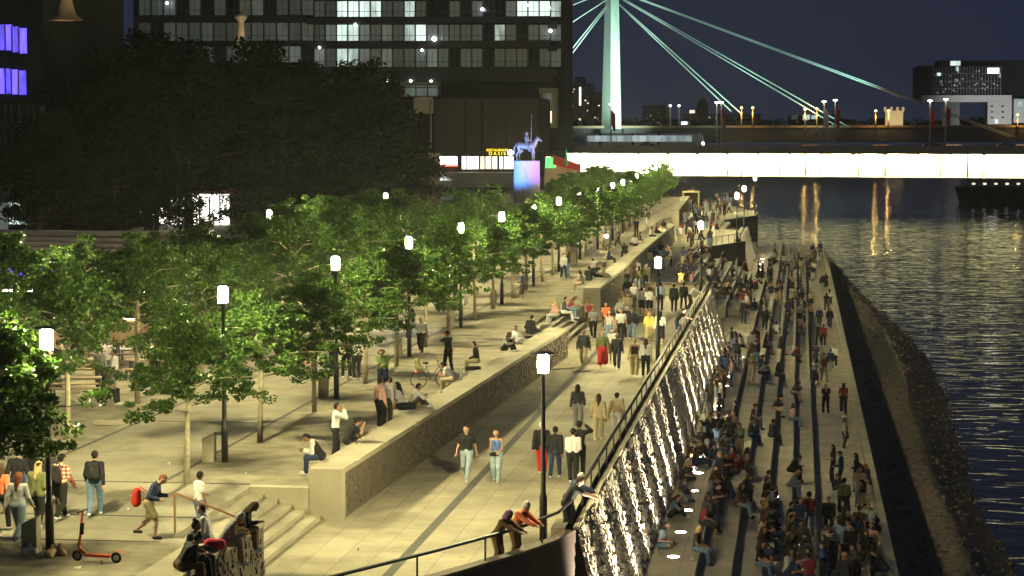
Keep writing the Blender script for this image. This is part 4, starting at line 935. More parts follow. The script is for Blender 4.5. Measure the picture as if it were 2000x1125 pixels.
# cars on the bridge
for i, (px, m, cl, lb) in enumerate(((1993, G_red, (.3, .3, .3), "grey car with red tail light at the right end of the bridge"), (1841, G_red, (.05, .05, .06), "dark car with red tail light under the crane house legs"), (1232, G_warm, (.1, .1, .1), "dark car with bright lights below the tram"))):
    p = on_bridge(px, 4.5); e = empty("car", p, ang, lb, "car", "cars on the lit bridge")
    f_, lo_, hi_ = sdf([((-1.7, 0, .6), (1.7, 0, .6), .42, .40), ((-1.7, 1.1, .6), (1.7, 1.1, .6), .42, .40), ((-.9, .3, 1.15), (.6, .3, 1.15), .28, .26), ((-.9, .8, 1.15), (.6, .8, 1.15), .28, .26)], .2); V, F = nets(f_, lo_, hi_, .15); link("body", npmesh("car_body", V, F, mat("car_paint_%d" % i, cl, .3, .3), True), e)
    b = MB(); b.tube([(-1.1, .9, 1.28), (.7, .9, 1.28)], .24, 8); b.build("window", M_glassd, e)
    for x in (-1.15, 1.15): b = MB(); b.tube([(x, -.45, .32), (x, -.2, .32)], .32, 14); b.build("wheel", M_metal, e)
    for y in (-.1, 1.1): b = MB(); b.box(-2.16, y-.15, .6, -2.05, y+.25, .8); b.build("light", m, e)
for i, px in enumerate((1582, 1720, 1862, 1985)):  # glowing panels hidden behind the bridge, added for the amber streaks on the water
    q = PY(px, 300, 1236); e = empty("added_amber_panel", (q.x, 1236, -1), 0, "unseen amber panel behind the bridge, added to streak the river, %s from the left" % ("first", "second", "third", "fourth")[i], "lamp", "unseen amber panels added behind the bridge")
    b = MB(); b.box(-4.5, 0, 3.4, 4.5, .3, 5.6); b.build("lamp_panel", glow("amber_streak_glow", (1, .42, .08), .3), e); b = MB(); b.box(-4.5, .3, 3.3, 4.5, .5, 5.7)
    for x in (-4, 0, 4): b.box(x-.1, .35, -.5, x+.1, .45, 3.9)
    b.build("frame", M_metal, e)
# moored boat right
q = PY(1950, 352, 600); e = empty("moored_boat", (q.x, 600, WZ), 0, "dark moored boat with a string of small lights under the right end of the bridge", "boat")
wz_ = PY(1950, 349, 600).z-WZ
b = MB(); b.add([(-10, 0, 0), (12, 0, 0), (12, 5, 0), (-10, 5, 0), (-11.5, -.3, wz_-2.2), (13, -.3, wz_-2.2), (13, 5, wz_-2.2), (-11.5, 5, wz_-2.2)], [(0, 3, 2, 1), (4, 5, 6, 7), (0, 1, 5, 4), (1, 2, 6, 5), (2, 3, 7, 6), (3, 0, 4, 7)]); b.build("hull", M_dark, e)
b = MB(); b.box(-8, .5, wz_-2.2, 11, 4.5, wz_); b.build("cabin", mat("boat_cabin", (.2, .2, .2)), e)
for i in range(5): b = MB(); b.box(-7+i*3, .38, wz_-1.6, -6.2+i*3, .49, wz_-1.2); b.build("window", G_warm, e)

# ================================================================= cable-stayed bridge beyond
YB = 1000
cb = empty("cable_bridge", (0, 0, 0), 0, "far cable stayed bridge with green lit pylon and slanting stay cables", "bridge")
b = MB(); pbox(b, 1060, 249, 2120, 278, YB, 25); b.build("deck", mat("far_deck", (.10, .11, .12), .8), cb)
b = MB(); pbox(b, 1060, 245, 2120, 249.5, YB-.6, .5); b.build("railing", mat("far_rail", (.42, .32, .2), .8), cb)
def trap(xa, xb, ya, xc, xd, yc, Y, dep):
    v = [PY(xa, ya, Y), PY(xb, ya, Y), PY(xd, yc, Y), PY(xc, yc, Y)]; w = [a+Vector((0, dep, 0)) for a in v]
    return MB().add(v+w, [(0, 1, 2, 3), (7, 6, 5, 4), (0, 4, 5, 1), (1, 5, 6, 2), (2, 6, 7, 3), (3, 7, 4, 0)])
M_py = mat("pylon_paint", (.45, .55, .47), .6, 0, .05, .1)
def pylon():
    l = [(1184, -90), (1193, -90), (1207, -90)]; bt = [(1174.5, 252), (1193, 252), (1213.5, 252)]
    a = [PY(*l[0], YB+3), PY(*l[1], YB-8), PY(*l[2], YB-5), PY(1197, -90, YB+4)]; c = [PY(*bt[0], YB+4), PY(*bt[1], YB-12), PY(*bt[2], YB-9), PY(1200, 252, YB+5)]
    return MB().add(a+c, [(0, 1, 2, 3), (7, 6, 5, 4), (0, 4, 5, 1), (1, 5, 6, 2), (2, 6, 7, 3), (3, 7, 4, 0)])
pylon().build("pylon", M_py, cb)
b = MB(); pbox(b, 1174, 252, 1214, 300, YB-13, 14); b.build("pylon_foot", mat("pylon_foot", (.06, .07, .075)), cb)
M_cab = mat("cable_paint", (.55, .68, .62), .5)
for (a, c) in (((1208, 8), (1372, 196)), ((1210, 8), (1387, 200)), ((1214, -2), (1530, 190)), ((1218, -2), (1546, 190)), ((1246, -2), (1790, 206)), ((1252, -2), (1800, 206)), ((1187, 8), (1083, 138)), ((1189, 10), (1086, 146)), ((1187, -2), (1083, 66)), ((1150, -3), (1080, 25))):
    dx = c[0]-a[0]; ext = .38 if dx > 0 else 0
    e0 = PY(*a, YB-2); e1 = PY(c[0]+dx*ext*.9, c[1]+(c[1]-a[1])*ext*(.8 if dx > 200 else .3), YB-2); b = MB(); b.tube([e0, e1], .27, 6); b.build("stay_cable", M_cab, cb)
q = PY(1203, 245, YB); 
spot("pylon_flood", (q.x+9, YB-46, q.z-2), (q.x+1, YB-8, q.z+16), 230000, (.72, 1, .80), 70, .8, 1)
spot("pylon_flood", (q.x+14, YB-60, q.z), (q.x, YB-8, q.z+48), 330000, (.62, 1, .80), 46, .8, 1)
spot("pylon_flood", (q.x-40, YB-50, q.z), (q.x-3, YB, q.z+30), 150000, (.72, 1, .86), 60, .8, 1)
for px, pw in ((1290, 1.5), (1480, 3), (1700, 4)):
    q2 = PY(px, 246, YB-30); spot("cable_flood", (q2.x, YB-34, q2.z), (q2.x-20, YB-2, q2.z+26), 38000*pw, (.55, 1, .85), 80, 1, 1)
# orange deck lamps
for i, (px, y0, y1) in enumerate(((1309, 208, 251), (1326, 208, 250), (1448, 212, 251), (1470, 212, 250), (1572, 215, 254), (1595, 214, 254), (1710, 218, 258), (1735, 218, 256), (1987, 226, 262))):
    q = PY(px, y1, YB-3); q1 = PY(px, y0, YB-3); e = empty("deck_lamp", q, 0, "slim lamp post on the far bridge deck, %s counted from the pylon" % ORD[i], "lamp post", "lamp posts on the far bridge")
    b = MB(); b.tube([(0, 0, 0), (0, 0, q1.z-q.z)], [.26, .2], 6); b.build("pole", mat("orange_post", (.6, .4, .15)), e)
    b = MB(); b.lathe([(0, 0), (.5, .05), (.6, .5), (0, 1)], 8, (0, 0, q1.z-q.z)); b.build("lamp_head", G_org if i > 1 else glow("lamp_w", (.9, .92, 1), 7), e)
    if i > 1:
        pl_ = bpy.data.lights.new("lamp_light", 'POINT'); pl_.energy = 1300; pl_.color = (1, .55, .15); pl_.shadow_soft_size = .3; po = bpy.data.objects.new("lamp_light", pl_); COL.objects.link(po); po.parent = e; po.location = (0, -1.2, (q1.z-q.z)*.8)

# ================================================================= skyline
def block(name, label, cat, x0, y0, x1, y1, Y, dep, m, wins=(), gm=None, seed=1):
    e = empty(name, PY((x0+x1)/2, y1, Y), 0, label, cat); o = e.location.copy()
    b = MB(); pbox(b, x0, y0, x1, y1, Y, dep); b.v = [tuple(Vector(v)-o) for v in b.v]; b.build("wall", m, e)
    for w in wins:
        b = MB(); pbox(b, w[0], w[1], w[2], w[3], Y-.25, .2); b.v = [tuple(Vector(v)-o) for v in b.v]; b.build("window", w[4] if len(w) > 4 else (gm or G_warm), e)
    return e
M_far = mat("far_dark", (.028, .028, .032), .9)
def rwins(x0, y0, x1, y1, n, seed, sx=3, sy=2.5, ms=None):
    rr = random.Random(seed); out = []
    for _ in range(n):
        x = rr.uniform(x0, x1-sx); y = rr.uniform(y0, y1-sy); out.append((x, y, x+rr.uniform(.5, 1)*sx, y+sy*rr.uniform(.6, 1), rr.choice(ms or (G_warm, G_mid))))
    return out
block("tower_block", "dark tower block with scattered lit windows left of the pylon", "building", 1105, 163, 1153, 262, 1500, 30, M_far, rwins(1108, 168, 1150, 240, 26, 3)+[(1131, 170, 1135, 206, G_warm)])
block("machine_house", "dark machine house on top of the lit tower block left of the pylon", "building", 1122, 150, 1139, 163, 1505, 20, M_far)
block("apartment_block", "lower dark block right of the tower, against the pylon", "building", 1140, 180, 1180, 262, 1520, 30, M_far, rwins(1142, 190, 1175, 245, 8, 5))
block("riverside_block", "dark block with a few warm windows between pylon and white lamps", "building", 1254, 205, 1300, 262, 1450, 30, M_far, rwins(1256, 212, 1298, 245, 9, 6))
block("low_row", "low dark row of houses under the dome", "building", 1335, 222, 1484, 262, 1450, 30, M_far, rwins(1340, 226, 1480, 245, 10, 7)+[(1347, 215, 1357, 221, G_warm), (1369, 240, 1374, 251, G_warm)])
e = block("domed_tower", "dark domed tower behind the first white bridge lamps", "building", 1360, 208, 1382, 262, 1400, 14, M_far); b = MB(); b.lathe([(3.6, 0), (3.4, 2.5), (2.2, 4.6), (.3, 6)], 14); o = b.build("dome", M_far, e); o.location = (0, 7, PY(1371, 208, 1400).z-e.location.z)
block("white_shed", "lit pale building with a blue sign behind the bridge railing", "building", 1325, 236, 1345, 247, 1300, 20, M_beige, [(1331, 238, 1342, 243, glow("sign_blue", (.5, .6, 1), 5))])
block("glass_office", "office with dim glowing windows left of the church spire", "building", 1538, 225, 1600, 262, 1420, 30, M_far, [(1546, 225, 1558, 233, G_mid), (1568, 224, 1582, 235, G_cool), (1585, 225, 1594, 235, G_cool)])
block("pale_hall", "long pale low hall behind the pink flag", "building", 1601, 248, 1650, 262, 1390, 30, mat("hall", (.5, .38, .36)))
q = PY(1633, 262, 1500); e = empty("church_spire", q, 0, "thin black church spire right of the pink flag", "church"); hz = PY(1633, 192, 1500).z-q.z
b = MB(); b.box(-3, 0, 0, 3, 6, hz*.45); b.build("tower", M_far, e); b = MB(); b.lathe([(3.6, hz*.45), (1.2, hz*.7), (.1, hz)], 8, (0, 3, 0)); b.build("spire", M_far, e)
e = block("old_fort_tower", "squat beige fortified tower with corner turrets", "tower", 1729, 216, 1764, 250, 1300, 20, M_beige, [(1734, 219, 1737, 222), (1745, 231, 1748, 236, G_mid)])
b = MB(); q = e.location
for x in (1729, 1741, 1753, 1764): pbox(b, x-2.5, 209, x+2.5, 218, 1299.5, 4)
b.v = [tuple(Vector(v)-q) for v in b.v]; b.build("battlement", M_beige, e)
spot("lamp_beam", (PY(1746, 252, 1280).x, 1270, PY(1746, 255, 1270).z), PY(1746, 232, 1300), 60000, (1, .8, .5), 60, .8, 1)
block("glass_pavilion", "pale glass pavilion right of the fort tower", "building", 1780, 248, 1824, 264, 1290, 20, M_beige, [(1782, 251, 1802, 262, G_mid)])
ck = empty("crane_house", (0, 0, 0), 0, "huge dark inverted L shaped office block standing on a white stem over the river bank", "building")
YK = 1180; b = MB(); pbox(b, 1790, 128, 1958, 191, YK, 40); pbox(b, 1832, 117, 2060, 190, YK+3, 36); b.build("upper_block", M_dark, ck)
b = MB(); pbox(b, 1800, 186, 1976, 199, YK-.8, 38); pbox(b, 1929, 199, 1976, 243, YK-.6, 20); b.build("white_stem", mat("crane_white", (.42, .42, .42)), ck)
b = MB(); pbox(b, 1842, 199, 1874, 270, YK+2, 12); b.build("lift_tower", mat("lift_glass", (.07, .08, .08), .3), ck)
b = MB()
for x in range(1822, 1956, 6): pbox(b, x, 130, x+1.1, 186, YK-.5, .6)
for y in (143, 158, 172): pbox(b, 1820, y, 1956, y+1, YK-.6, .6)
b.build("facade_grid", mat("facade_grid", (.13, .14, .16)), ck)
for w in ([(1856, 119, 1876, 128, G_cool), (1867, 130, 1873, 139, G_cool), (1929, 133, 1951, 143, G_white), (1830, 142, 1838, 148, G_cool), (1865, 154, 1872, 160, G_mid), (1951, 142, 1955, 152, G_mid), (1943, 233, 1950, 241, G_cool), (1988, 198, 1999, 208, G_cool), (1980, 193, 2010, 240, G_mid)]+rwins(1840, 160, 1955, 186, 16, 9, 2, 2, (G_mid, G_cool))+rwins(1822, 130, 1925, 186, 22, 10, 4, 4, (G_dim, G_mid))):
    b = MB(); pbox(b, w[0], w[1], w[2], w[3], YK-.9, .1); b.build("window", w[4], ck)
for yy in (206, 217, 228):
    for xx in (1935, 1956): b = MB(); pbox(b, xx, yy, xx+5, yy+3, YK-.8, .15); b.build("window", M_far, ck)
spot("lamp_beam", (PY(1950, 260, 1150).x, 1120, 9), PY(1950, 205, YK), 110000, (1, 1, .95), 70, .8, 1)
# dark tree line on the far bank
b = MB(); V = []; F = []
C = []; rad = []
for i in range(230):
    x = 1080+i*4.3; C.append(tuple(PY(x, 244+random.uniform(-5, 8), 1350+random.uniform(-30, 30)))); rad.append(random.uniform(3, 7))
V, F = leafset(C, rad, 40, 3.0); tl = link("far_treeline", npmesh("far_treeline", V, F, M_dleaf)); tag(tl, "dark belt of trees along the far river bank", "trees", None, "stuff")
b = MB(); b.prism([(-200, 1260), (400, 1260), (400, 1900), (-200, 1900)], -13, -3); structure(b.build("far_bank", mat("far_ground", (.04, .045, .04))))
b = MB(); b.prism([(-200, 556), (-56, 556), (-48, 800), (-60, 1259), (-200, 1259)], -13, -1); structure(b.build("left_bank", mat("far_ground2", (.04, .045, .04))))
# ================================================================= people
SPEC = []
def add(px, py, z, ps, face, top, bot, hair, label, shoes='white', skin=None, group=None, sc=None, dx=0, dy=0):
    q = P(px, py, z); SPEC.append(dict(loc=(q.x+dx, q.y+dy, z), ps=ps, face=face, top=top, bot=bot, hair=hair, label=label, group=group, shoes=shoes, skin=skin, sc=sc, hand=True))
H = ('hair', 'brown'); HB = ('hair', 'black'); LH = ('long_hair', 'brown'); LB = ('long_hair', 'blond'); LK = ('long_hair', 'black')
S_ = 'short'; L_ = 'long'; J_ = 'jacket'; T_ = 'trousers'; W_ = 'wide'; O_ = 'shorts'; K_ = 'tank'
# promenade, near
add(912, 941, 0, 'walk', 172, (S_, 'black'), (T_, 'pale_denim'), H, "person in black tee and pale jeans walking towards the camera, nearest on the promenade", skin=0, sc=1.02)
add(970, 941, 0, 'stroll', 176, (K_, 'blue'), (W_, 'pale_denim'), LH, "person with long hair, blue camisole and pale wide jeans beside the black tee walker", skin=0, sc=.95)
add(1058, 929, 0, 'walk', 2, (J_, 'black'), (T_, 'red'), ('cap', 'white'), "person in black jacket, red trousers and white cap walking away beside the lamp pole", sc=.99)
add(1084, 936, 0, 'walk_other', -3, (J_, 'black'), (T_, 'navy'), HB, "person in dark clothes half hidden behind the nearest promenade lamp pole", sc=.96)
add(1119, 945, 0, 'stroll', 4, (L_, 'white'), (T_, 'black'), HB, "person in loose white shirt and black trousers seen from behind near the rail", sc=.99)
add(1131, 934, 0, 'arm_up', 0, (L_, 'black'), (T_, 'black'), HB, "person all in black raising one arm behind the white shirt", 'black', sc=1.03)
add(1128, 838, 0, 'walk', 3, (L_, 'charcoal'), (W_, 'grey'), ('hood', 'black'), "person in dark hooded top and grey trousers walking away on the promenade", sc=.95)
add(1169, 862, 0, 'walk_other', 2, (J_, 'beige'), (T_, 'beige'), LH, "person in beige jacket and light trousers walking away, middle of three", sc=.97)
add(1204, 858, 0, 'walk', -4, (L_, 'beige'), (T_, 'white'), HB, "person in cream top and white trousers with a black handbag, nearest the wall", sc=.96)
add(1103, 1050, .0, 'rail', -75, (S_, 'black'), (T_, 'charcoal'), H, "person in black tee leaning on the rail beside the nearest promenade lamp", skin=0, dx=.15)
add(1117, 1036, .0, 'rail', -70, (L_, 'navy'), (T_, 'black'), ('hair', 'grey'), "person in navy top leaning on the rail just behind the black tee", 'black', skin=0)
add(1012, 1100, 0, 'rail', -118, (J_, 'orange'), (T_, 'brown'), ('beanie', 'white'), "person in orange jacket and white beanie bent over the curved rail with a phone", 'black', sc=.98)
add(978, 1112, 0, 'rail', -112, (L_, 'brown'), (W_, 'brown'), ('hood', 'purple'), "person in brown coat and mauve headscarf leaning on the curved rail", 'black', sc=.94)
# promenade, middle
mid = [(1140, 718, 'walk', 178, (J_, 'charcoal'), (T_, 'khaki'), H, "person in dark open jacket and khaki trousers leading the walkers on the promenade"),
 (1177, 721, 'walk_other', 184, (J_, 'olive'), ('dress', 'red'), ('hair', 'blond'), "person in long red skirt and green jacket walking towards the camera"),
 (1196, 710, 'stroll', 180, (S_, 'white'), (O_, 'black'), H, "person in white tee and black shorts behind the dark denim walker"),
 (1205, 722, 'walk', 182, (J_, 'charcoal'), (T_, 'navy'), ('hair', 'blond'), "person in grey jacket and dark jeans next to the red skirt"),
 (1239, 736, 'walk', 2, (K_, 'black'), (W_, 'khaki'), ('bun', 'blond'), "person in black top and loose khaki trousers walking away below the second lamp"),
 (1261, 737, 'stand', 0, (L_, 'white'), (T_, 'black'), LH, "person in white top and tight black trousers, hand on hip, from behind"),
 (1268, 673, 'walk_other', 0, (J_, 'yellow'), ('skirt', 'khaki'), LB, "person in mustard coat with long fair hair walking away"),
 (1289, 675, 'walk', 0, (L_, 'white'), ('skirt', 'black'), LK, "person in white top and black skirt left of the second lamp pole"),
 (1159, 663, 'walk', 180, (S_, 'grey'), (T_, 'black'), HB, "person in grey tee and black trousers beside the tall end block"),
 (1151, 645, 'stroll', 175, (K_, 'maroon'), (O_, 'black'), HB, "person in dark red tank top at the corner of the end block"),
 (1184, 652, 'walk', 180, (S_, 'orange'), (T_, 'charcoal'), H, "person in bright orange tee among the walkers"),
 (1190, 672, 'walk_other', 180, (K_, 'light_grey'), (T_, 'denim'), LH, "person in light grey top and jeans in front of the orange tee"),
 (1213, 668, 'walk', 180, (S_, 'white'), (T_, 'black'), H, "person in white tee and black trousers behind the red skirt group"),
 (1226, 662, 'stand', 180, (J_, 'black'), (T_, 'black'), HB, "person in black jacket and trousers right of the white tee"),
 (1235, 665, 'walk', 178, (J_, 'black'), (T_, 'denim'), H, "person in black jacket and blue jeans with one leg forward"),
 (1212, 640, 'walk', 180, (L_, 'light_grey'), (O_, 'black'), H, "person in pale grey sweater and black shorts in the crowd's middle"),
 (1227, 632, 'stroll', 180, (L_, 'beige'), (O_, 'pale_denim'), LH, "person in beige top and pale shorts beside the grey sweater"),
 (1238, 605, 'walk', 180, (S_, 'white'), (W_, 'light_grey'), HB, "person in white tee and light trousers near the seat wall shade"),
 (1253, 618, 'walk', 0, (L_, 'grey'), (O_, 'black'), HB, "person in grey sweater and black shorts walking away from the camera"),
 (1268, 619, 'walk_other', 0, (S_, 'white'), (O_, 'black'), ('bun', 'brown'), "person in white tee and black shorts beside the grey sweater and shorts"),
 (1289, 609, 'stand', 0, (L_, 'pale_blue'), (T_, 'black'), HB, "person in pale blue shirt and black trousers behind the second lamp pole"),
 (1287, 588, 'stand', 0, (S_, 'navy'), (T_, 'navy'), H, "person in navy tee standing just beyond the pale blue shirt"),
 (1316, 611, 'stand', -10, (J_, 'black'), (T_, 'black'), HB, "person in bulky black jacket, left of two facing the beige block"),
 (1335, 606, 'stand_wide', -5, (J_, 'black'), (T_, 'black'), HB, "person in black, right of two facing the beige block"),
 (1214, 575, 'stroll', 180, (L_, 'khaki'), (T_, 'charcoal'), LH, "person in khaki top in the shade of the second seat wall"),
 (1232, 560, 'walk', 180, (S_, 'maroon'), (T_, 'black'), HB, "person in dark red tee walking along the shaded seat wall"),
 (1244, 552, 'walk_other', 180, (L_, 'white'), (T_, 'denim'), H, "person in white sweater and jeans by the shaded seat wall"),
 (1262, 565, 'stand', 150, (L_, 'olive'), (T_, 'black'), LH, "person in olive sweater left of the navy tee")]
for m in mid: add(m[0], m[1], 0, m[2], m[3], m[4], m[5], m[6], m[7])
add(1344, 606, 0, 'rail', -85, (L_, 'white'), (T_, 'charcoal'), HB, "person in white shirt leaning over the long rail towards the terrace", dx=.2)
add(1322, 660, 0, 'rail', -85, (S_, 'black'), (T_, 'navy'), HB, "person in black tee leaning on the long rail below the white shirt", dx=.1)
add(1330, 572, 0, 'rail', 5, (L_, 'yellow'), (T_, 'khaki'), H, "person in warm yellow top bent over the beige parapet block")
# plaza left front
zp = PZ
for a in [(35, 1004, 'walk', -5, (L_, 'black'), (T_, 'navy'), HB, "broad person in black sweater walking away at the left edge"),
 (62, 992, 'walk_other', -12, (S_, 'black'), (T_, 'denim'), H, "person in black tee with short hair beside the black sweater"),
 (36, 1060, 'walk', -8, (L_, 'light_grey'), (W_, 'pale_denim'), ('long_hair', 'auburn'), "person in pale grey hoodie and wide pale jeans left of the lamp"),
 (74, 1036, 'stroll', -10, (J_, 'olive'), (T_, 'black'), LB, "blond person in olive jacket between the grey hoodie and the lamp"),
 (2, 1040, 'walk_other', 0, (L_, 'orange'), (T_, 'black'), LH, "person in coral top cut by the left edge of the photo"),
 (119, 1017, 'walk', -18, (L_, 'plaid'), (T_, 'black'), ('cap', 'black'), "person in checked shirt and black cap with a dark backpack"),
 (103, 1008, 'stand', -12, (J_, 'charcoal'), (O_, 'black'), HB, "person in dark jacket and shorts behind the nearest plaza lamp"),
 (186, 1010, 'walk_other', 8, (L_, 'black'), (T_, 'denim'), HB, "person in black sweater and jeans with backpack walking alone right of the lamp"),
 (292, 1052, 'bow_walk', -88, (L_, 'navy'), (O_, 'khaki'), ('hair', 'auburn'), "person in navy jacket and khaki shorts stepping down with head bowed")]:
    add(a[0], a[1], zp, *a[2:], sc=1.0)
SPEC[-1]['shoes'] = 'black'
add(390, 1047, .4, 'talk', -40, (S_, 'white'), (T_, 'denim'), HB, "person in white tee standing on the near stairs behind the sitters")
zc = 1.4
for a in [(352, 1112, 'sit_bent', -50, (L_, 'black'), (T_, 'brown'), ('bun', 'black'), "person in black with tied hair sitting on the near wall, closest to the camera"),
 (372, 1096, 'sit_ledge', -95, (S_, 'charcoal'), (T_, 'black'), ('bun', 'black'), "person with high bun sitting second on the near wall, holding a bottle"),
 (432, 1066, 'sit_bent', -75, (L_, 'grey'), (T_, 'khaki'), ('beanie', 'light_grey'), "person in grey hoodie bent forward on the near wall beside a red bag"),
 (463, 1040, 'sit_bent', -85, (L_, 'black'), (T_, 'brown'), LH, "person with long dark hair and black top at the end of the near wall"),
 (406, 1058, 'sit_ledge', 92, (L_, 'white'), (T_, 'pale_denim'), ('hair', 'brown'), "person in white sweater with back to the river on the near wall"),
 (628, 897, 'sit_bent', 100, (L_, 'white'), (T_, 'navy'), HB, "person in black vest over white sleeves sitting on the end pillar"),
 (885, 745, 'sit_bent', 80, (S_, 'white'), (T_, 'beige'), HB, "person in white tee hunched on the long wall beside the bicycle"),
 (932, 708, 'sit_ledge', 85, (L_, 'black'), (T_, 'khaki'), HB, "person in black sweater sitting alone on the long wall"),
 (985, 685, 'sit_knees', -120, (L_, 'light_grey'), (T_, 'black'), LH, "person in light grey top with knees up on the wide wall end"),
 (1013, 672, 'sit_cross', 150, (L_, 'white'), (T_, 'light_grey'), ('hair', 'brown'), "person in white patterned shirt at the wide wall end"),
 (1034, 652, 'sit_cross', -30, (J_, 'black'), (T_, 'black'), HB, "person in black jacket sitting beside the patterned white shirt"),
 (1086, 618, 'sit_ledge', 60, (L_, 'pink'), (T_, 'light_grey'), LB, "person in pale pink top sitting left on the last metre of the long wall"),
 (1100, 612, 'sit_ledge', -80, (L_, 'charcoal'), (T_, 'white'), HB, "person in dark sweater and white trousers at the far tip of the long wall"),
 (1108, 606, 'sit_bent', -80, (S_, 'maroon'), (T_, 'denim'), LH, "person in dark red top beside the dark sweater at the long wall's tip"),
 (784, 798, 'sit_ledge', 70, (S_, 'white'), (O_, 'khaki'), LK, "person in white tee with long black hair sitting by the group on the wall"),
 (803, 796, 'sit_knees', -60, (L_, 'light_grey'), (T_, 'charcoal'), ('hair', 'black'), "person in grey sweater sitting beside the brown paper bag"),
 (768, 786, 'sit_ledge', 75, (S_, 'pale_blue'), (T_, 'navy'), HB, "person in sky blue tee sitting behind the standing pink shirt")]:
    add(a[0], a[1], zc, *a[2:])
for a in [(742, 838, 'talk', -35, (L_, 'pink'), (T_, 'black'), HB, "person in pink shirt and black trousers standing at the long wall"),
 (755, 836, 'stand', -20, (L_, 'light_grey'), (T_, 'charcoal'), HB, "person in pale grey shirt standing close beside the pink shirt"),
 (655, 900, 'camera', -70, (L_, 'white'), (T_, 'black'), HB, "photographer with white sleeves bending behind the end of the long wall"),
 (676, 885, 'crouch', -75, (S_, 'black'), (T_, 'black'), HB, "photographer in black tee at the tripod on the long wall"),
 (748, 772, 'phone', 170, (L_, 'green'), (T_, 'navy'), ('hat', 'brown'), "person in yellow green shirt and brown bucket hat looking down"),
 (640, 738, 'stand', -50, (L_, 'white'), (T_, 'pale_denim'), HB, "person in white top left in the standing circle under the trees"),
 (652, 740, 'stand_wide', -30, (L_, 'black'), (T_, 'black'), HB, "tall person in black in the standing circle under the trees"),
 (677, 738, 'camera', 20, (L_, 'beige'), (T_, 'black'), ('cap', 'brown'), "person in beige sweater filming in the standing circle"),
 (697, 741, 'stand', 40, (S_, 'white'), (T_, 'black'), ('cap', 'navy'), "person in white tee, black trousers and cap right in the standing circle"),
 (554, 727, 'stand', 60, (J_, 'black'), (T_, 'black'), HB, "person in black jacket under the tree left of the red top"),
 (580, 726, 'stand_wide', -90, (L_, 'khaki'), (T_, 'navy'), LH, "person in khaki top and jeans under the tree"),
 (597, 738, 'stand', -120, (S_, 'red'), (O_, 'pink'), ('long_hair', 'blond'), "person in red top and pale shorts under the tree"),
 (617, 731, 'talk', 100, (J_, 'charcoal'), (T_, 'navy'), HB, "person in dark jacket right of the red top"),
 (796, 664, 'stand', -60, (L_, 'white'), (T_, 'charcoal'), LK, "person in white top embracing someone beside a plaza lamp"),
 (805, 662, 'stand', 110, (J_, 'black'), (T_, 'denim'), HB, "person in black jacket embracing the white top beside a plaza lamp"),
 (823, 692, 'walk', 178, (L_, 'light_grey'), (T_, 'black'), H, "bearded person in pale hoodie walking towards the camera under the trees"),
 (876, 728, 'camera', 60, (S_, 'charcoal'), (T_, 'black'), ('cap', 'black'), "person with camera behind the bicycle at the long wall"),
 (757, 624, 'stand', 10, (J_, 'charcoal'), (T_, 'navy'), HB, "person in dark jacket standing behind the teal scooter"),
 (205, 765, 'sit_ledge', -100, (S_, 'black'), (T_, 'black'), HB, "person in black tee sitting at a beer garden table on the left"),
 (225, 770, 'talk', 90, (L_, 'light_grey'), (T_, 'grey'), HB, "person in grey beside the black tee at the beer garden table"),
 (262, 760, 'sit_knees', -100, (S_, 'maroon'), (T_, 'black'), H, "person in dark red tee stretching legs beside a pale tree trunk")]:
    add(a[0], a[1], zp+(.45 if a[2] == 'sit_ledge' else 0), *a[2:])
# seated along the second long wall
for i, a in enumerate([(1136, 556, 'sit_ledge', 70, 'white', 'on the corner'), (1150, 548, 'sit_knees', 0, 'black', 'knees up'), (1163, 541, 'sit_ledge', -90, 'navy', 'legs towards the promenade'), (1177, 541, 'sit_ledge', -95, 'beige', 'legs towards the promenade'),
    (1168, 528, 'sit_bent', 60, 'light_grey', 'bent forward'), (1188, 507, 'sit_ledge', -80, 'navy', 'looking at a phone'), (1197, 504, 'sit_knees', 90, 'grey', 'knees up'), (1222, 494, 'sit_bent', 20, 'black', 'huddled'), (1241, 480, 'sit_cross', 30, 'white', 'cross legged'), (1248, 474, 'sit_ledge', -90, 'charcoal', 'legs down'), (1270, 462, 'sit_ledge', -90, 'white', 'legs down'), (1281, 455, 'sit_ledge', -80, 'maroon', 'legs down'), (1296, 448, 'sit_cross', 0, 'black', 'cross legged')]):
    add(a[0], a[1], 1.9, a[2], a[3], (L_ if i % 2 else S_, a[4]), (T_, 'black' if i % 3 else 'beige'), (LH, HB, H)[i % 3], "person in %s %s on the second seat wall, %s seated there" % (a[4].replace('_', ' '), a[5], ORD[i] if i else 'first'))

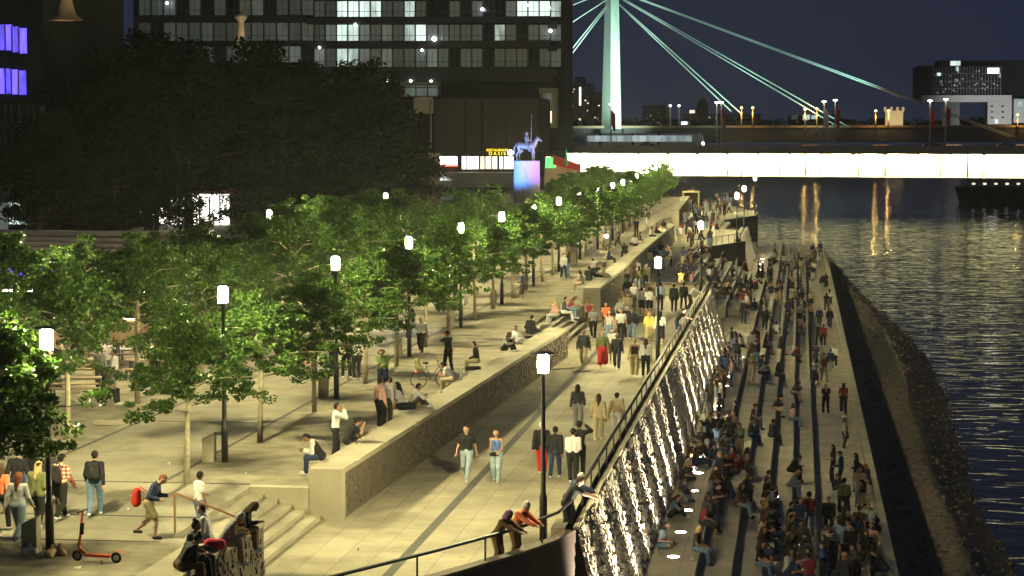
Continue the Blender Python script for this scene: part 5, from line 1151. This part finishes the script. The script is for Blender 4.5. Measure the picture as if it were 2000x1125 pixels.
# the crowds on the terrace, quay and far promenade
RC = random.Random(11); used = [(s['loc'][0], s['loc'][1]) for s in SPEC]
tops = ['black']*11+['charcoal']*7+['navy']*5+['white']*3+['grey']*3+['light_grey']*2+['beige', 'denim', 'olive', 'maroon', 'pink', 'brown', 'brown', 'pale_blue', 'khaki', 'maroon', 'olive']
bots = ['black']*6+['charcoal']*3+['navy']*4+['denim']*3+['grey', 'beige', 'khaki', 'white', 'pale_denim']
def crowd(n, fx, poses, faces, where, mind=.5, jz=None):
    k = 0; tries = 0
    while k < n and tries < n*60:
        tries += 1; x, y, z = fx(RC)
        if any((x-a)**2+(y-b)**2 < mind**2 for a, b in used): continue
        used.append((x, y)); k += 1; ps = RC.choice(poses); f = RC.choice(faces)+RC.uniform(-22, 22)
        top = (RC.choice([S_, S_, L_, L_, J_]), RC.choice(tops)); bt = RC.choice([T_]*6+[O_, W_, 'skirt']); bo = (bt, RC.choice(bots)); hr = RC.choice([HB, HB, H, H, LH, LK, LH, LB, ('bun', 'brown'), ('cap', 'black'), ('hood', 'charcoal')])
        SPEC.append(dict(loc=(x, y, z), ps=ps, face=f, top=top, bot=bo, hair=hr, where=where, label=None, group=None, shoes=RC.choice(['white', 'black', 'charcoal', 'light_grey']), skin=None, sc=None, hand=False))
STAND = ['stand', 'stand_wide', 'talk', 'phone', 'walk', 'stroll']; SITL = ['sit_ledge', 'sit_ledge', 'sit_bent']; SITG = ['sit_knees', 'sit_cross', 'sit_back', 'sit_knees', 'sit_cross']
def ztr(k): return ZL-.45*k
def edge_seat(k, y0, y1): return lambda r: (XS[k]-.14, r.uniform(y0, y1), ztr(k))
def on_tread(k, y0, y1):
    a = XS[k-1]+.15 if k > 0 else -4.3; c = XS[k]-.3 if k < 5 else 2.9
    return lambda r: (r.uniform(a, c), r.uniform(y0, y1), ztr(k))
XS.append(3.2)
crowd(7, lambda r: (-4.42, r.uniform(68, 86), ZL), ['sit_knees', 'sit_cross'], [-90], "with back to the relief wall near the bottom")
crowd(7, edge_seat(0, 69, 85), SITL, [-90], "on the edge of the lit ledge near the bottom")
crowd(12, on_tread(0, 87, 99), SITG, [0, 90, 180, -90], "on the lit ledge in the big group")
crowd(9, edge_seat(0, 86, 100), SITL, [-90], "on the ledge edge in front of the seated group")
crowd(10, on_tread(1, 80, 99), STAND+SITG, [90, 60, 120, 180], "on the first step below the lit ledge")
crowd(15, on_tread(0, 98, 128), STAND+['stand']*2, [90, 0, 180, -90], "standing on the lit ledge beyond the seated group")
crowd(4, edge_seat(1, 78, 100), SITL, [-90], "on the second step near the seated group")
crowd(5, on_tread(0, 118, 138), SITG+STAND, [-90, 90], "on the ledge near its dark far end")
crowd(6, on_tread(1, 118, 139), STAND, [90, 180], "on the first step among the dim candles")
crowd(5, edge_seat(1, 104, 150), SITL, [-90], "on the second step farther up")
crowd(4, edge_seat(2, 100, 150), SITL, [-90], "on the third step farther up")
crowd(3, edge_seat(3, 105, 150), SITL, [-90, -60], "on the fourth step farther up")
crowd(2, edge_seat(3, 88, 96), SITL, [-90], "alone on the dark steps looking at a phone")
crowd(12, edge_seat(2, 71, 88), SITL, [-90], "on the third step in the bottom crowd")
crowd(10, edge_seat(3, 70, 86), SITL, [-90], "on the fourth step in the bottom crowd")
crowd(7, on_tread(4, 70, 83), STAND, [90, 180, 0], "standing on the fifth step in the bottom crowd")
crowd(18, on_tread(5, 70, 84), STAND, [0, 180, 90, 150], "on the quay in the bottom crowd")
crowd(7, lambda r: (3.1, r.uniform(74, 97), ZL-2.25+.05+.45), ['sit_ledge', 'sit_bent'], [90], "sitting on the river parapet")
crowd(6, lambda r: (r.uniform(1.6, 2.9), r.uniform(88, 100), ZL-2.25), ['stand', 'talk', 'phone', 'stand_wide'], [0, 180, 90], "in the small group at the river parapet")
crowd(8, lambda r: (r.uniform(1.0, 2.8), r.uniform(116, 148), ZL-2.25), ['walk', 'walk_other', 'stroll'], [0, 180], "strolling on the middle quay")
crowd(2, lambda r: (r.uniform(2.2, 2.9), r.uniform(108, 112), ZL-2.25), ['stand'], [-60], "in the dark pair by the parapet")
crowd(10, lambda r: (r.uniform(1.0, 3.0), r.uniform(160, 220), ZL-2.25), ['walk', 'stand', 'walk_other'], [0, 180], "on the upper quay")
def amph(r):
    k = r.randrange(6); x0 = -9.0 if k == 0 else -8.9+.9*(k-1)
    return (r.uniform(x0, -8.9+.9*k-.1), r.uniform(147+3*k, 200), -.02-.5*k)
crowd(42, amph, SITL+SITG+['stand'], [-90, -90, -60], "on the crowded broad steps under the second corner", .6)
crowd(14, lambda r: (r.uniform(-4.3, -3.3), r.uniform(145, 205), ZL), STAND+SITG, [0, 90, 180], "on the ledge below the crowded steps", .55)
for k in range(1, 5): crowd(13, on_tread(k, 152, 250), SITG+STAND, [-90, 90, 0, 180], "on the far part of the terrace steps", .6)
crowd(12, lambda r: (r.uniform(1.0, 3.0), r.uniform(225, 284), ZL-2.25), STAND, [0, 180], "at the far end of the quay")
crowd(12, lambda r: (r.uniform(-9.3, -6.6), r.uniform(150, 192), 0), ['stand'], [0], "x", .6) if False else None
crowd(12, lambda r: (r.uniform(-11.6, -10.1), r.uniform(128, 190), 0), ['walk', 'walk_other', 'stroll'], [0, 180], "on the promenade between wall and crowded steps", .7)
crowd(12, lambda r: (r.uniform(-12.3, -8), r.uniform(196, 232), 0), STAND, [0, 180, 90], "on the far promenade past the crowded steps", .7)
crowd(26, lambda r: (r.uniform(-13, -9.8), r.uniform(232, 330), 0), STAND, [0, 180, 90, -90], "on the far promenade near the wooden kiosk", .7)
crowd(20, lambda r: (r.uniform(-15, -8), r.uniform(225, 300) if True else 0, 0) , STAND, [0, 180, 90], "at the far end of the promenade", .7)
crowd(20, lambda r: (r.uniform(-21, -15), r.uniform(112, 230), PZ), ['walk', 'stand', 'walk_other', 'talk'], [0, 180, 90], "under the trees on the plaza path", .8)
crowd(20, lambda r: (lambda y: (r.uniform(-.365*y+.6, -24.6), y, PZ))(r.uniform(74, 116)), ['stand', 'talk', 'walk'], [0, 180, 90, -90], "in the beer garden behind the trees", .9)
SPEC = [s for s in SPEC if not (s['loc'][2] == 0 and s['loc'][1] > 236 and s['loc'][1] < 277 and s['loc'][0] > -9.2)]
for s in SPEC: s['d'] = s['loc'][1]-(1000 if s['hand'] else 0)
SPEC.sort(key=lambda s: s['d'])
NICE = {'short': 'tee', 'long': 'sweater', 'jacket': 'jacket', 'tank': 'top', 'trousers': 'trousers', 'wide': 'wide trousers', 'shorts': 'shorts', 'skirt': 'skirt'}
PP = {'sit_ledge': 'sitting', 'sit_bent': 'sitting bent', 'sit_cross': 'cross legged', 'sit_knees': 'knees up', 'sit_back': 'leaning back', 'walk': 'walking', 'walk_other': 'walking', 'stroll': 'strolling', 'stand': 'standing', 'stand_wide': 'standing', 'talk': 'talking', 'phone': 'with phone'}
GR = {}
cnt = {}
for s in SPEC[:300]:
    if s['label'] is None:
        base = "person in %s %s, %s" % (s['top'][1].replace('_', ' '), NICE[s['top'][0]], PP[s['ps']] if PP[s['ps']] not in s['where'] else NICE[s['bot'][0]])
        key = (base, s['where']); cnt[key] = cnt.get(key, 0)+1; n = cnt[key]
        s['base'] = base; s['n'] = n
for s in SPEC[:300]:
    if s['label'] is None:
        key = (s['base'], s['where']); t = s['base']+" "+s['where']
        if cnt[key] > 1: t = t.replace("person", ["nearest", "farther", "still farther", "farthest", "last"][min(s['n']-1, 4)]+" person", 1)
        if len(t.split()) > 16: t = t.replace(' wide trousers', ' slacks').replace('light grey', 'grey').replace(' still', '').replace(' in the bottom crowd', ' at the bottom')
        s['label'] = t; s['group'] = "people "+s['where']
    person(s['loc'], s['ps'], s['face'], s['top'], s['bot'], s['hair'], s['label'], s['group'], s['shoes'], s['skin'], s['sc'])
rest = SPEC[300:]
if rest:          # beyond three hundred: the farthest heads of the crowd as one mass
    V = []; F = []; MI = []; mats = []; o = 0
    for s in rest:
        M = Matrix.Translation(s['loc']) @ Matrix.Rotation(R(s['face']), 4, 'Z')
        for part, c in (('body', SK[RC.randrange(3)]), (s['top'][0], CL[s['top'][1]]), (s['bot'][0], CL[s['bot'][1]]), (s['hair'][0], HC.get(s['hair'][1]) or CL[s['hair'][1]])):
            me = pmesh(s['ps'], part); n = len(me.vertices); co_ = np.empty(n*3, np.float32); me.vertices.foreach_get("co", co_)
            m = cmat(c); 
            if m not in mats: mats.append(m)
            m4 = np.array(M); V.append(co_.reshape(-1, 3)@m4[:3, :3].T+m4[:3, 3])
            for p in me.polygons: F.append(tuple(i+o for i in p.vertices)); MI.append(mats.index(m))
            o += n
    me = bpy.data.meshes.new("distant_crowd"); me.from_pydata(np.concatenate(V).tolist(), [], F)
    for m in mats: me.materials.append(m)
    me.polygons.foreach_set("material_index", MI); me.polygons.foreach_set("use_smooth", [True]*len(F)); me.update()
    tag(link("distant_crowd", me), "dense crowd of far people at the end of promenade and quay", "crowd", None, "stuff")
print("PEOPLE", len(PEOPLE), "rest", len(rest))

# ================================================================= things people brought
def blob(name, bones, m, loc, rz, label, cat, group=None, k=.05, h=.03, par=None):
    f, lo, hi = sdf(bones, k); V, F = nets(f, lo, hi, h); o = link(name, npmesh(name, V, F, m, True), par); o.location = loc; o.rotation_euler = (0, 0, rz)
    if label: tag(o, label, cat, group)
    return o
def backpack(px, py, z, face, hz, m, label, dx=0):
    q = P(px, py, z); a = R(face); o = Vector((-math.sin(a), math.cos(a), 0)); l = q-o*.20+Vector((0, 0, hz))
    e = blob("backpack", [((-.07, 0, -.16), (-.07, 0, .12), .09, .08), ((.07, 0, -.16), (.07, 0, .12), .09, .08), ((0, -.06, -.12), (0, -.06, -.02), .08, .07)], m, l, a, label, "backpack")
    b = MB()
    for s in (-.1, .1): b.tube([(s, .03, -.15), (s*1.2, .2, -.05), (s*1.2, .22, .1), (s, .05, .22)], .014, 5)
    b.build("straps", m, e); return e
M_bk = cmat((.02, .02, .022)); M_rd = cmat((.6, .04, .02)); M_wh = cmat((.7, .68, .62)); M_pb = mat("paper_bag", (.52, .36, .18), .8)
backpack(119, 1017, zp, -18, 1.22, M_bk, "dark backpack on the back of the checked shirt")
backpack(186, 1010, zp, 8, 1.22, M_bk, "black backpack worn by the lone walker in jeans")
e = backpack(284, 1052, zp, -88, 1.02, M_rd, "red messenger bag with white letters hanging behind the bowed walker")
b = MB()
for i in range(4): b.box(-.10, -.150, -.12+i*.045, .04+.02*(i % 2), -.146, -.10+i*.045)
b.build("white_print", M_wh, e)
q = P(86, 1034, zp); b = MB(); b.add([(-.02, -.15, 0), (.02, -.15, 0), (.03, .15, 0), (-.03, .15, 0), (-.02, -.16, .38), (.02, -.16, .38), (.02, .16, .38), (-.02, .16, .38)], [(0, 3, 2, 1), (4, 5, 6, 7), (0, 1, 5, 4), (1, 2, 6, 5), (2, 3, 7, 6), (3, 0, 4, 7)]); b.tube([(0, -.1, .38), (0, -.08, .7), (0, .08, .7), (0, .1, .38)], .012, 5)
o = b.build("tote_bag", M_wh); o.location = q+Vector((0, 0, .62)); tag(o, "white cloth tote hanging from the blond person's shoulder", "bag")
q = P(1217, 855, 0); o = blob("handbag", [((-.0, -.1, 0), (0, .1, 0), .08, .08), ((0, -.08, -.08), (0, .08, -.08), .07, .07)], M_bk, q+Vector((0.05, 0, .78)), .2, "black handbag hanging at the hip of the white trousers", "bag"); b = MB(); b.tube([(0, -.1, .05), (-.06, -.04, .6), (-.06, .04, .6), (0, .1, .05)], .012, 5); b.build("strap", M_bk, o)
q = P(968, 941, 0); blob("crossbody_bag", [((-.08, 0, 0), (.08, 0, 0), .06, .06)], M_bk, q+Vector((-.02, -.20, .88)), 0, "small black crossbody bag before the blue camisole", "bag")
q = P(795, 800, zc); o = blob("duffel_bag", [((-.22, 0, .12), (.22, 0, .12), .13, .12)], M_bk, q, .5, "black duffel bag lying before the grey sweater on the long wall", "bag")
q = P(816, 792, zc); b = MB(); b.box(-.14, -.08, 0, .14, .08, .34); b.box(-.145, -.085, .30, .145, -.08, .34); b.tube([(-.06, -.08, .33), (-.05, -.08, .44), (.05, -.08, .44), (.06, -.08, .33)], .006, 4); o = b.build("paper_bag", M_pb); o.location = q; o.rotation_euler = (0, 0, .4); tag(o, "brown paper shopping bag on the long wall beside the grey sweater", "bag")
q = P(925, 722, zc); blob("folded_jacket", [((-.25, 0, .06), (.2, .05, .06), .09, .07), ((-.1, .12, .05), (.25, .1, .05), .07, .06)], M_bk, q, .3, "black jacket thrown on the wall beside the black sweater", "jacket")
q = P(420, 1075, zc); blob("red_bag", [((-.12, 0, .14), (.12, 0, .14), .13, .12)], cmat((.5, .03, .06)), q, .2, "crimson cloth bag on the near wall beside the grey hoodie", "bag")
q = P(396, 1080, zc); blob("camera_bag", [((-.14, 0, .09), (.12, 0, .09), .08, .08), ((-.05, .1, .06), (.1, .1, .06), .06, .05)], M_bk, q, .6, "black camera bag between the sitters on the near wall", "bag")
def bottle(px, py, z, label, m, h=.24, grp=None):
    q = P(px, py, z); b = MB(); b.lathe([(0, 0), (.035, .0), (.035, h*.62), (.014, h*.78), (.014, h), (0, h)], 8); o = b.build("bottle", m); o.location = q; tag(o, label, "bottle", grp); return o
M_gb = mat("bottle_green", (.03, .08, .03), .15); M_cb = mat("bottle_clear", (.55, .6, .6), .1)
bottle(828, 790, zc, "clear bottle right of the paper bag on the long wall", M_cb); bottle(862, 768, zc, "bottle standing alone on the long wall near the bicycle", M_cb, .2)
bottle(900, 742, zc, "clear bottle beside the hunched white tee", M_cb); bottle(1329, 966, ZL, "bottle on the ledge in front of the seated group", M_cb); bottle(1342, 968, ZL, "second bottle on the ledge right of the first", M_gb)
bottle(1352, 1096, ZL, "white cup on the lit ledge near the bottom edge", M_wh, .14); bottle(69, 1078, PZ, "green bottle left of the board at the lamp foot", M_gb, .26); bottle(66, 1081, PZ, "clear bottle at the far left of the lamp foot litter", M_cb, .26); bottle(105, 1076, PZ, "green bottle right of the lamp foot", M_gb, .26)
for i, (px, py, m, lb) in enumerate(((58, 1086, M_wh, "white rubbish bag left of the lamp foot"), (101, 1089, M_pb, "brown crumpled paper bag right of the lamp foot"), (118, 1085, cmat((.5, .3, .2)), "tan crumpled bag at the right end of the litter"))):
    blob("rubbish_bag", [((-.1, 0, .1), (.1, .03, .12), .1, .08), ((0, .02, .2), (.02, 0, .28), .05, .03), ((.1, .1, .05), (-.1, -.08, .06), .05, .06)], m, P(px, py, PZ), i, lb, "rubbish bag", None, .04, .025)
if False: b.add([(-.2, 0, 0), (.2, 0, 0), (.2, .03, 0), (-.2, .03, 0), (-.2, .12, .62), (.2, .12, .86), (.2, .15, .86), (-.2, .15, .62)], [(0, 3, 2, 1), (4, 5, 6, 7), (0, 1, 5, 4), (1, 2, 6, 5), (2, 3, 7, 6), (3, 0, 4, 7)])
if False: o = b.build("cardboard_sheet", mat("cardboard", (.36, .27, .17), .9)); o.location = q+Vector((0, -.15, 0)); tag(o, "cardboard sheet propped against the foot of the nearest lamp", "cardboard")
# phones aglow in the crowd
M_ph = glow("phone_screen", (.75, .85, 1), 9)
kk = 0
for s, o in zip(SPEC, PEOPLE):
    if s['ps'] == 'phone' or (not s['hand'] and s['ps'] in ('sit_bent', 'sit_knees') and kk < 14 and (kk*7+int(s['loc'][1])) % 3 == 0):
        if kk > 17: break
        J = JC[s['ps']]; p = (J['hnl']+J['hnr'])/2+Vector((0, .07, .04)); b = MB(); b.box(-.035, -.004, -.07, .035, .004, .07); w = b.build("phone", M_bk); b = MB(); b.box(-.031, -.007, -.064, .031, -.0045, .064); b.build("screen", M_ph, w)
        w.location = Vector(s['loc'])+Matrix.Rotation(R(s['face']), 3, 'Z') @ p; w.rotation_euler = (-.5, 0, R(s['face'])); kk += 1
        tag(w, ("glowing phone held by the "+s['label']).replace("held by the person", "of the person")[:200] if len(s['label'].split()) < 11 else "glowing phone of the "+" ".join(s['label'].replace(',', '').split()[:11]), "phone", "phones glowing in the crowd")

# ---- scooters
def scooter(px, py, z, rz, col, label):
    e = empty("kick_scooter", P(px, py, z), rz, label, "scooter", "rental kick scooters"); m = mat("scooter_%d" % int(col[0]*100), col, .4, .1, .05, 6)
    b = MB(); b.prism([(-.28, -.085), (.36, -.085), (.36, .085), (-.28, .085)], .13, .18); b.build("deck", m, e)
    b = MB(); b.tube([(.36, 0, .17), (.50, 0, .33), (.46, 0, .60), (.40, 0, 1.12)], [.04, .04, .032, .028], 8); b.build("steering_column", m, e)
    b = MB(); b.tube([(.43, 0, .62), (.41, 0, .88)], .05, 8); b.build("battery", M_bk, e)
    b = MB(); b.tube([(.40, -.26, 1.14), (.41, -.08, 1.16), (.40, 0, 1.13), (.41, .08, 1.16), (.40, .26, 1.14)], .018, 6); b.build("handlebar", M_bk, e)
    for x in (-.42, .55):
        b = MB(); b.torus((x, 0, .125), (1, 0, 0), (0, 0, 1), .095, .032, 18, 6); w = b.build("wheel", M_bk, e); b = MB(); b.tube([(x, -.03, .125), (x, .03, .125)], .06, 10); b.build("hub", M_steel, w)
    b = MB(); b.add([(-.60, -.05, .24), (-.60, .05, .24), (-.42, .05, .30), (-.42, -.05, .30), (-.26, -.05, .19), (-.26, .05, .19)], [(0, 1, 2, 3), (3, 2, 5, 4)]); b.tube([(.55, -.05, .13), (.5, -.05, .3)], .015, 5); b.tube([(.55, .05, .13), (.5, .05, .3)], .015, 5); b.tube([(-.1, .09, .14), (-.16, .22, .01)], .012, 5); b.build("mudguard", m, e)
scooter(194, 1098, PZ, R(180-8), (.75, .12, .04), "orange rental scooter parked right of the nearest plaza lamp")
scooter(758, 622, PZ, R(70), (.05, .45, .42), "teal scooter with its rider under the middle trees")
scooter(917, 575, PZ, R(200), (.06, .40, .22), "mint green scooter parked alone among the farther trees")
# ---- bicycle behind the long wall
e = empty("bicycle", P(842, 757, PZ), R(30), "bicycle with a child seat parked behind the long wall", "bicycle")
b = MB(); b.tube([(-.5, 0, .34), (-.05, 0, .30), (.32, 0, .82), (-.18, 0, .80), (-.05, 0, .30)], .018, 6); b.tube([(-.5, 0, .34), (-.18, 0, .80), (-.22, 0, .95)], .014, 6); b.tube([(.32, 0, .86), (.52, 0, .34)], .018, 6); b.build("frame", M_metal, e)
for x in (-.5, .52):
    b = MB(); b.torus((x, 0, .34), (1, 0, 0), (0, 0, 1), .33, .018, 28, 5)
    for a in range(10): b.tube([(x, 0, .34), (x+.32*math.cos(a*.628), 0, .34+.32*math.sin(a*.628))], .003, 3, False)
    b.build("wheel", M_bk, e)
b = MB(); b.tube([(.30, 0, .86), (.28, 0, 1.02), (.28, -.28, 1.04)], .014, 6); b.tube([(.28, 0, 1.02), (.28, .28, 1.04)], .014, 6); b.build("handlebar", M_metal, e)
blob("child_seat", [((-.42, -.08, .75), (-.42, .08, .75), .09, .09), ((-.52, 0, .8), (-.58, 0, 1.1), .12, .09)], cmat((.22, .22, .10)), (0, 0, 0), 0, None, None, None, .05, .03, e)
b = MB(); b.box(-.66, -.03, .62, -.60, .03, .68); b.build("tail_light", G_red, e)
b = MB(); b.box(-.32, -.06, .93, -.12, .06, .98); b.build("saddle", M_bk, e)
# ---- cameras on tripods
def tripod(px, py, z, rz, label, h=.9):
    e = empty("camera_tripod", P(px, py, z), rz, label, "tripod", "cameras on tripods")
    for a in (0, 2.09, 4.19): b = MB(); b.tube([(.0, 0, h*.8), (.3*math.cos(a), .3*math.sin(a), 0)], .013, 5); b.build("leg", M_bk, e)
    b = MB(); b.tube([(0, 0, h*.6), (0, 0, h)], .015, 6); b.build("column", M_bk, e)
    b = MB(); b.box(-.07, -.04, h, .07, .04, h+.10); b.box(-.03, -.03, h+.10, .03, .03, h+.13); b.tube([(0, .03, h+.05), (0, .17, h+.05)], .035, 10); b.build("camera", M_bk, e)
tripod(694, 866, zc, -1.2, "camera on a low tripod standing on the long wall", .62)
tripod(687, 742, zp, .3, "tall camera tripod inside the standing circle under the trees", 1.5)
# ---- kerbs of the tree pits
for i, (px, py) in enumerate(((281, 797), (215, 829))):
    q = P(px, py, PZ); e = empty("tree_pit_kerb", q, 0, ("low concrete kerb before a pale trunk in the second tree row", "low concrete kerb half under the left foliage, nearer the camera")[i], "kerb", "kerbs of the tree pits")
    b = MB(); b.box(-.55, -.12, 0, .55, .12, .13); b.build("kerb_stone", M_conc, e)
# ---- work light of a film crew on the plaza, and candles of light on the ledge
q = P(1184, 492, PZ); e = empty("film_light", q, 0, "small blazing blue white film light on a stand beside the seat wall", "film light")
b = MB(); b.tube([(0, 0, 0), (0, 0, 1.2)], .015, 5); b.build("stand", M_bk, e); b = MB(); b.box(-.12, -.06, 1.2, .12, -.03, 1.4); b.build("lamp_panel", glow("film_panel", (.5, .6, 1), 160), e); b = MB(); b.box(-.13, -.03, 1.19, .13, .05, 1.41); b.build("housing", M_bk, e)
q = P(757, 640, PZ); q2 = P(720, 665, PZ); spot("blue_beam", (q.x+.8, q.y+5, 3.2), (q2.x, q2.y-2, PZ), 420, (.35, .42, 1), 60, .9, .15)
def candle(px, py, z, label):
    q = P(px, py, z); e = empty("lantern_candle", q, 0, label, "candle", "small lights set on the ledge"); b = MB(); b.lathe([(0, 0), (.05, 0), (.05, .10), (.045, .1), (.045, .02), (0, .02)], 10); b.build("glass", M_cb, e); b = MB(); b.lathe([(0, .02), (.03, .04), (.012, .10), (0, .15)], 8); b.build("flame", glow("flame", (1, .75, .4), 120), e)
for i, (px, py) in enumerate(((1441, 688), (1440, 674), (1434, 700), (1452, 701), (1467, 520), (1490, 508), (1467, 512), (1441, 520))): candle(px, py, ZL, "small bright light among the people on the ledge, %s from the bottom" % ORD[i])

# litter on the promenade and plaza
RL = random.Random(5)
lit_ = [(905, 1090, 0), (700, 1075, 0), (1010, 900, 0), (1180, 800, 0), (560, 1060, 0), (250, 1000, PZ), (400, 980, PZ), (480, 930, PZ), (700, 900, zc), (812, 830, zc), (150, 1110, PZ), (330, 910, PZ), (1110, 700, 0), (1235, 780, 0)]
wh_ = ["below the drain line near the bottom edge", "left of the drain line near the bottom", "on the drain line behind the couple", "beside the three walkers", "near the steps at the bottom", "right of the scooter rider's path", "left of the low wall", "on the gravel above the low wall", "on the long wall beside the tripod", "on the long wall past the bags", "next to the orange scooter", "under the nearest tree trunk", "before the red skirt group", "under the rail past the second lamp"]
for i, (px, py, z) in enumerate(lit_):
    q = P(px, py, z); b = MB(); s_ = RL.uniform(.06, .12)
    if i % 2: b.lathe([(0, 0), (.03, 0), (.04, .11), (.035, .11), (.027, .01)], 8); nm = "paper_cup"
    else: b.add([(-s_, -s_*.7, .01), (s_, -s_*.5, .03), (s_*.8, s_, .012), (-s_*.6, s_*.8, .05), (0, 0, .045)], [(0, 1, 4), (1, 2, 4), (2, 3, 4), (3, 0, 4)]); nm = "paper_scrap"
    o = b.build(nm, M_wh if i % 3 else M_pb); o.location = q; o.rotation_euler = (0, 0, i*1.1); tag(o, ("dropped cup " if i % 2 else "crumpled paper scrap ")+wh_[i], "litter", "litter on the paving")
# every label: 4 to 16 words, none twice without a group
seen = {}
for o in list(S.objects):
    if o.parent is None and o.get("label"):
        w = o["label"].split()
        if len(w) > 16 or len(w) < 4: print("LABEL LEN", len(w), o.name, o["label"])
        seen.setdefault(o["label"], []).append(o.name)
for k_, v in seen.items():
    if len(v) > 1: print("DUP", len(v), k_)
# ================================================================= night haze that gives the lamps their halos
hm = bpy.data.materials.new("night_haze"); hm.use_nodes = True; hn = hm.node_tree.nodes; hn.remove(hn["Principled BSDF"])
pv = hn.new("ShaderNodeVolumePrincipled"); pv.inputs["Color"].default_value = (.86, .90, 1, 1); pv.inputs["Density"].default_value = .00009; pv.inputs["Anisotropy"].default_value = .5
hm.node_tree.links.new(pv.outputs[0], hn["Material Output"].inputs["Volume"]); hm.cycles.homogeneous_volume = True
b = MB(); b.box(-1000, -30, -15.1, 1000, 2000, 200); o = b.build("haze", hm); o["kind"] = "stuff"; o["label"] = "thin warm night haze over promenade and river"
